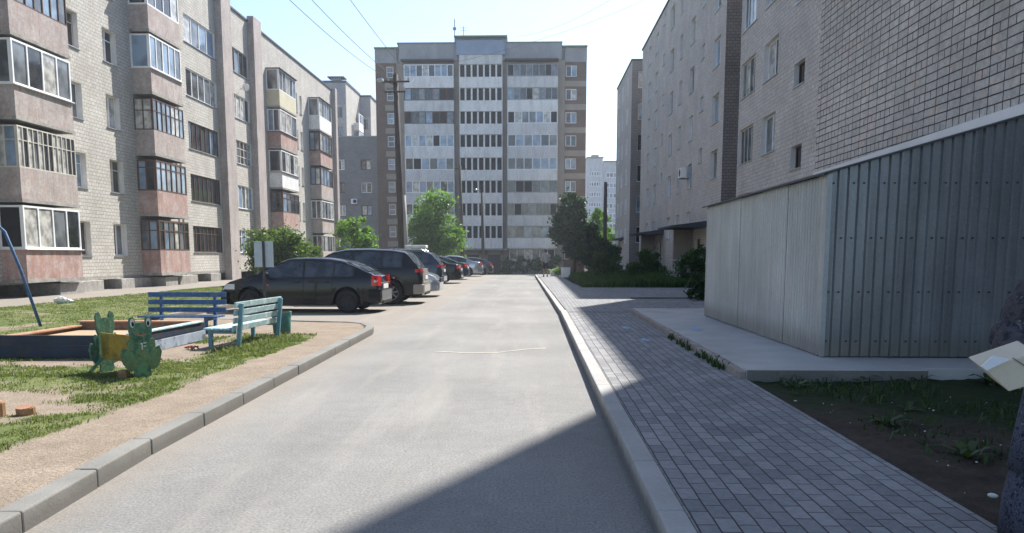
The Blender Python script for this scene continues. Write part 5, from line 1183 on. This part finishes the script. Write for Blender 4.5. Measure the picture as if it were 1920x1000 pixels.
for k in range(110):
    x = random.uniform(2.45, 4.3); y = random.uniform(3.4, 7.6); s = (.003+.008*random.random()**3)*(1 if k > 4 else 1.5); z = .125+random.uniform(-.01, .0)
    mb.ell((x, y, z+s*.4), (s*random.uniform(.8, 2), s, s*.6), 6, 4)
tag(mb.build('chippings', 'white_old', None, fix=False), 'scattered white chips on the dark earth bed', 'chippings', kind='stuff')
st = MB(); st.ell((0, 0, .012), (.028, .018, .014), 9, 6); o = st.build('stone', 'white_old', None, smooth=True); o.location = (2.62, 4.35, .125); o.rotation_euler = (0, 0, -.5); tag(o, 'pale stone lying on dark earth near the pavement edge', 'stone')

# ================================================================== waste bin, flowers
wb = thing('waste_bin', 'white box-shaped waste bin at the end of the pavement', 'waste bin', (1.93, 46.6, KR))
mb = MB(); mb.hexa([(-.24, -.22, 0), (.24, -.22, 0), (.24, .22, 0), (-.24, .22, 0), (-.27, -.25, .55), (.27, -.25, .55), (.27, .25, .55), (-.27, .25, .55)]); mb.build('body', 'white_frame', wb, bevel=.02)
mb = MB(); mb.box(-.29, .29, -.27, .27, .551, .60); mb.build('rim', 'white_old', wb, bevel=.01)
wb = thing('flower_tub', 'small white tub with yellow flowers left of the white waste bin', 'flower tub', (1.25, 49.5, KR))
mb = MB(); mb.lathe([(0, 0), (.17, 0), (.22, .38), (.2, .4), (0, .36)], 14); mb.build('tub', 'white_frame', wb)
leaves_mesh('foliage', rng.normal(size=(260, 3))*np.array([.2, .2, .1])+np.array([.2, 0, .3]), .12, 'leaf_light', wb)
mb = MB()
for k in range(16): mb.ell((.25+random.uniform(-.25, .25), random.uniform(-.25, .1), random.uniform(.2, .45)), (.05, .05, .035), 6, 4)
mb.build('flower', 'panel_yellow', wb)

# ================================================================== people
def skin_body(name, J, E, mat, par, sub=2, root='pelvis'):
    names = list(J); me = bpy.data.meshes.new(name); me.from_pydata([J[k][:3] for k in names], [(names.index(a), names.index(b)) for a, b in E], [])
    o = bpy.data.objects.new(name, me); COL.objects.link(o); o.parent = par; me.materials.append(M[mat])
    md = o.modifiers.new('skin', 'SKIN'); md.use_smooth_shade = True; md.branch_smoothing = .6
    for k, sv in zip(names, me.skin_vertices[0].data):
        r = J[k][3]; sv.radius = (r, r) if not isinstance(r, tuple) else r; sv.use_root = (k == root)
    s = o.modifiers.new('sub', 'SUBSURF'); s.levels = sub; s.render_levels = sub
    return o
def human(par, skinm, arms, legs, hand_fingers=True, head_tilt=0):
    J = {'pelvis': (0, 0, .93, .125), 'waist': (0, 0, 1.06, .115), 'chest': (0, .01, 1.24, .13), 'neck0': (0, .0, 1.40, .065), 'neck1': (0, -.01, 1.47, .052), 'head0': (0, -.02, 1.53, .07), 'head1': (0, -.01, 1.60, .086), 'head2': (0, .0, 1.66, .062), 'nose': (0, -.105, 1.565, .012)}
    E = [('pelvis', 'waist'), ('waist', 'chest'), ('chest', 'neck0'), ('neck0', 'neck1'), ('neck1', 'head0'), ('head0', 'head1'), ('head1', 'head2'), ('head0', 'nose')]
    for s, n in ((-1, 'a'), (1, 'b')):
        sh, el, wr, hd = arms[n]; kn, an = legs[n]
        J['sh'+n] = (s*.165, .01, 1.36, .06); J['el'+n] = (*el, .043); J['wr'+n] = (*wr, .028); J['hd'+n] = (*hd, .034)
        J['hip'+n] = (s*.10, 0, .88, .095); J['kn'+n] = (*kn, .06); J['an'+n] = (*an, .038); J['toe'+n] = (an[0], an[1]-.15, .03, .033)
        E += [('chest', 'sh'+n), ('sh'+n, 'el'+n), ('el'+n, 'wr'+n), ('wr'+n, 'hd'+n), ('pelvis', 'hip'+n), ('hip'+n, 'kn'+n), ('kn'+n, 'an'+n), ('an'+n, 'toe'+n)]
        d = (Vector(hd)-Vector(wr)).normalized(); sd = d.cross(Vector((0, 0, 1)))
        if sd.length < .1: sd = d.cross(Vector((0, 1, 0)))
        sd.normalize(); dn = sd.cross(d); dn = dn if dn.z < 0 else -dn
        for q, (off, ln) in enumerate(((-.030, .072), (-.010, .082), (.010, .077), (.030, .060))):
            b0 = Vector(hd)+d*.028+sd*off; b1 = b0+d*ln*.5+dn*.008; b2 = b1+d*ln*.35+dn*.022
            for m_, (p, r) in enumerate(((b0, .0085), (b1, .008), (b2, .007))): J[f'f{n}{q}{m_}'] = (*p, r)
            E += [('hd'+n, f'f{n}{q}0'), (f'f{n}{q}0', f'f{n}{q}1'), (f'f{n}{q}1', f'f{n}{q}2')]
        t0 = Vector(hd)-sd*.034*(-s)+d*-.01; t1 = t0-sd*.02*(-s)+d*.035+dn*.012
        J[f't{n}0'] = (*t0, .011); J[f't{n}1'] = (*t1, .009); E += [('hd'+n, f't{n}0'), (f't{n}0', f't{n}1')]
    b = skin_body('body', J, E, skinm, par)
    mb = MB(); mb.ell((0, .015, 1.635), (.098, .105, .092), 16, 10); mb.ell((0, .06, 1.57), (.085, .06, .09), 12, 8); mb.build('hair', 'hair', par, smooth=True)
    for s in (-1, 1):
        mb = MB(); mb.ell((s*.032, -.088, 1.60), (.012, .008, .008), 8, 6); mb.build('eye', 'white_old', par, smooth=True)
        mb = MB(); mb.ell((s*.088, .0, 1.58), (.012, .02, .03), 8, 6); mb.build('ear', skinm, par, smooth=True)
        mb = MB(); an = legs['a' if s < 0 else 'b'][1]; mb.ell((an[0], an[1]-.07, .04), (.05, .14, .045), 12, 8); mb.build('shoe', 'shoe', par, smooth=True)
    mb = MB(); mb.ell((0, -.088, 1.515), (.024, .008, .006), 8, 5); mb.build('mouth', 'mouth', par, smooth=True)
    return J
def loft(name, rings, mat, par, n=24):
    mb = MB(); R_ = []
    for (cx_, cy_, z, rx, ry) in rings: R_.append([mb.vv((cx_+rx*math.cos(2*PI*k/n), cy_+ry*math.sin(2*PI*k/n), z)) for k in range(n)])
    for a, b in zip(R_, R_[1:]):
        for j in range(n): mb.f.append([a[j], a[(j+1) % n], b[(j+1) % n], b[j]]); mb.mi.append(0)
    mb.f.append(R_[0][::-1]); mb.mi.append(0); mb.f.append(R_[-1]); mb.mi.append(0)
    return mb.build(name, mat, par, smooth=True)
# far man, seen from behind
PM_ = thing('person', 'person in grey shirt and dark shorts standing, back turned, at the pavement end', 'person', (.76, 48.0, KR), PI+.15)
human(PM_, 'skin', {'a': (0, (-.21, .03, 1.12), (-.20, -.10, .92), (-.19, -.13, .85)), 'b': (0, (.22, .02, 1.11), (.22, -.02, .86), (.22, -.03, .78))}, {'a': ((-.10, -.02, .48), (-.10, .03, .07)), 'b': ((.11, -.05, .48), (.12, -.03, .07))})
loft('shirt', [(0, 0, .84, .165, .12), (0, 0, 1.0, .15, .11), (0, .0, 1.2, .19, .13), (0, .01, 1.36, .20, .11), (0, .01, 1.43, .10, .08), (0, 0, 1.46, .065, .06)], 'cloth_grey', PM_)
for s, e in ((-1, (-.21, .03, 1.12)), (1, (.22, .02, 1.11))):
    mb = MB(); mb.tube([(s*.15, .01, 1.38), (s*.20, .02, 1.26), e], [.075, .07, .065], 10); mb.build('sleeve', 'cloth_grey', PM_, smooth=True)
    mb = MB(); mb.tube([(s*.085, 0, .92), (s*.105, -.03, .5)], [.105, .085], 12); mb.build('shorts', 'cloth_black', PM_, smooth=True)
# near woman at the right edge, facing the camera, carrying an open carton
WN = thing('person', 'person in dark floral blouse and patterned skirt, with a carton, at right edge', 'person', (2.50, 3.62, .12), 0.0)
WN.scale = (.915, .915, .915)
el, wr, hd = (-.27, .05, 1.06), (-.43, -.24, .985), (-.455, -.31, .955)
human(WN, 'skin', {'a': (0, el, wr, hd), 'b': (0, (.24, .03, 1.08), (.06, -.24, 1.0), (-.01, -.29, .98))}, {'a': ((-.11, -.03, .48), (-.12, .02, .07)), 'b': ((.11, -.10, .49), (.12, -.12, .07))})
loft('coat', [(-.01, 0, .40, .255, .20), (-.005, 0, .60, .235, .19), (0, 0, .85, .205, .165), (0, 0, 1.02, .175, .14), (0, 0, 1.22, .195, .15), (0, .01, 1.36, .19, .12), (0, .01, 1.42, .11, .09), (0, 0, 1.46, .07, .065)], 'paisley', WN)
loft('skirt', [(-.01, 0, .05, .275, .22), (-.01, 0, .25, .265, .21), (-.005, 0, .42, .238, .185), (0, 0, .8, .19, .15)], 'paisley', WN)
def sleeve(pts, rs, name='sleeve'):
    P_ = []; rr = []
    for k in range(len(pts)-1):
        for j in range(5):
            t = j/5; P_.append(Vector(pts[k]).lerp(Vector(pts[k+1]), t)); rr.append(lerp(rs[k], rs[k+1], t)*(1+.10*math.sin(9*(k+t)+1)))
    P_.append(Vector(pts[-1])); rr.append(rs[-1]); mb = MB(); mb.tube(P_, rr, 18); o = mb.build(name, 'floral', WN, smooth=True)
    d = o.modifiers.new('d', 'DISPLACE'); tx = bpy.data.textures.new('folds', 'CLOUDS'); tx.noise_scale = .09; d.texture = tx; d.strength = .014; return o
sleeve([(-.10, .01, 1.40), (-.19, .02, 1.33), (-.27, .05, 1.10), (-.33, -.06, 1.04), (-.405, -.20, 1.0)], [.085, .10, .105, .09, .050])
sleeve([(.14, .01, 1.37), (.22, .03, 1.2), (.24, .03, 1.06), (.08, -.23, 1.0)], [.08, .09, .085, .055])
# the carton
ct = (2.08, 3.31, 1.0); CT = thing('carton', 'open beige cardboard carton tilted in the hands of the person at the right edge', 'cardboard box', ct)
def carton(front, dy, mat, name, par):
    mb = MB(ct); mb.hexa([(*front[0], ), (*front[1], ), (front[1][0]+.02, front[1][1]+dy, front[1][2]+.03), (front[0][0]+.02, front[0][1]+dy, front[0][2]+.03), front[3], front[2], (front[2][0]+.02, front[2][1]+dy, front[2][2]+.03), (front[3][0]+.02, front[3][1]+dy, front[3][2]+.03)]); return mb.build(name, mat, par, bevel=.004)
sc_ = 1450/3.22
def sp(px, py, y=3.22): return ((px-1000)/1450*y, y, 1.5-(py-478)/1450*y)
carton([sp(1840, 690), sp(1889, 732), sp(1985, 702), sp(1932, 657)], .16, 'card', 'carton_body', CT)
mb = MB(ct); a, b, c, d = sp(1832, 684), sp(1842, 692), sp(1884, 670), sp(1852, 664)
mb.prism([(0, 0), (1, 0), (1, 1), (0, 1)], lambda u, v, t: tuple(lerp(lerp(a[i], b[i], u), lerp(d[i], c[i], u), v)+(0, t, 0)[i] for i in range(3)), -.012, -.006); mb.build('flap', 'card_in', CT)
mb = MB(ct); p, q = sp(1890, 668), sp(1925, 690); mb.bar((p[0], p[1]-.003, p[2]), (q[0], q[1]-.003, q[2]), .004, .003); mb.build('tape_edge', 'concrete_dark', CT)

# ================================================================== the air: faint haze round the whole place
hz = MB(); hz.box(-275, 275, -55, 435, -2.0, 31.5); ho = hz.build('haze', 'black'); ho.data.materials.clear()
m = bpy.data.materials.new('haze'); m.use_nodes = True; t = m.node_tree; t.nodes.remove(t.nodes['Principled BSDF'])
pv_ = t.nodes.new('ShaderNodeVolumePrincipled'); pv_.inputs['Color'].default_value = (.80, .88, 1.0, 1); pv_.inputs['Density'].default_value = .0007; pv_.inputs['Anisotropy'].default_value = .2
t.links.new(pv_.outputs[0], t.nodes['Material Output'].inputs['Volume']); ho.data.materials.append(m); ho['kind'] = 'stuff'; ho['label'] = 'thin summer haze in the air over the yard'
scn.cycles.volume_max_steps = 64; scn.cycles.volume_bounces = 0
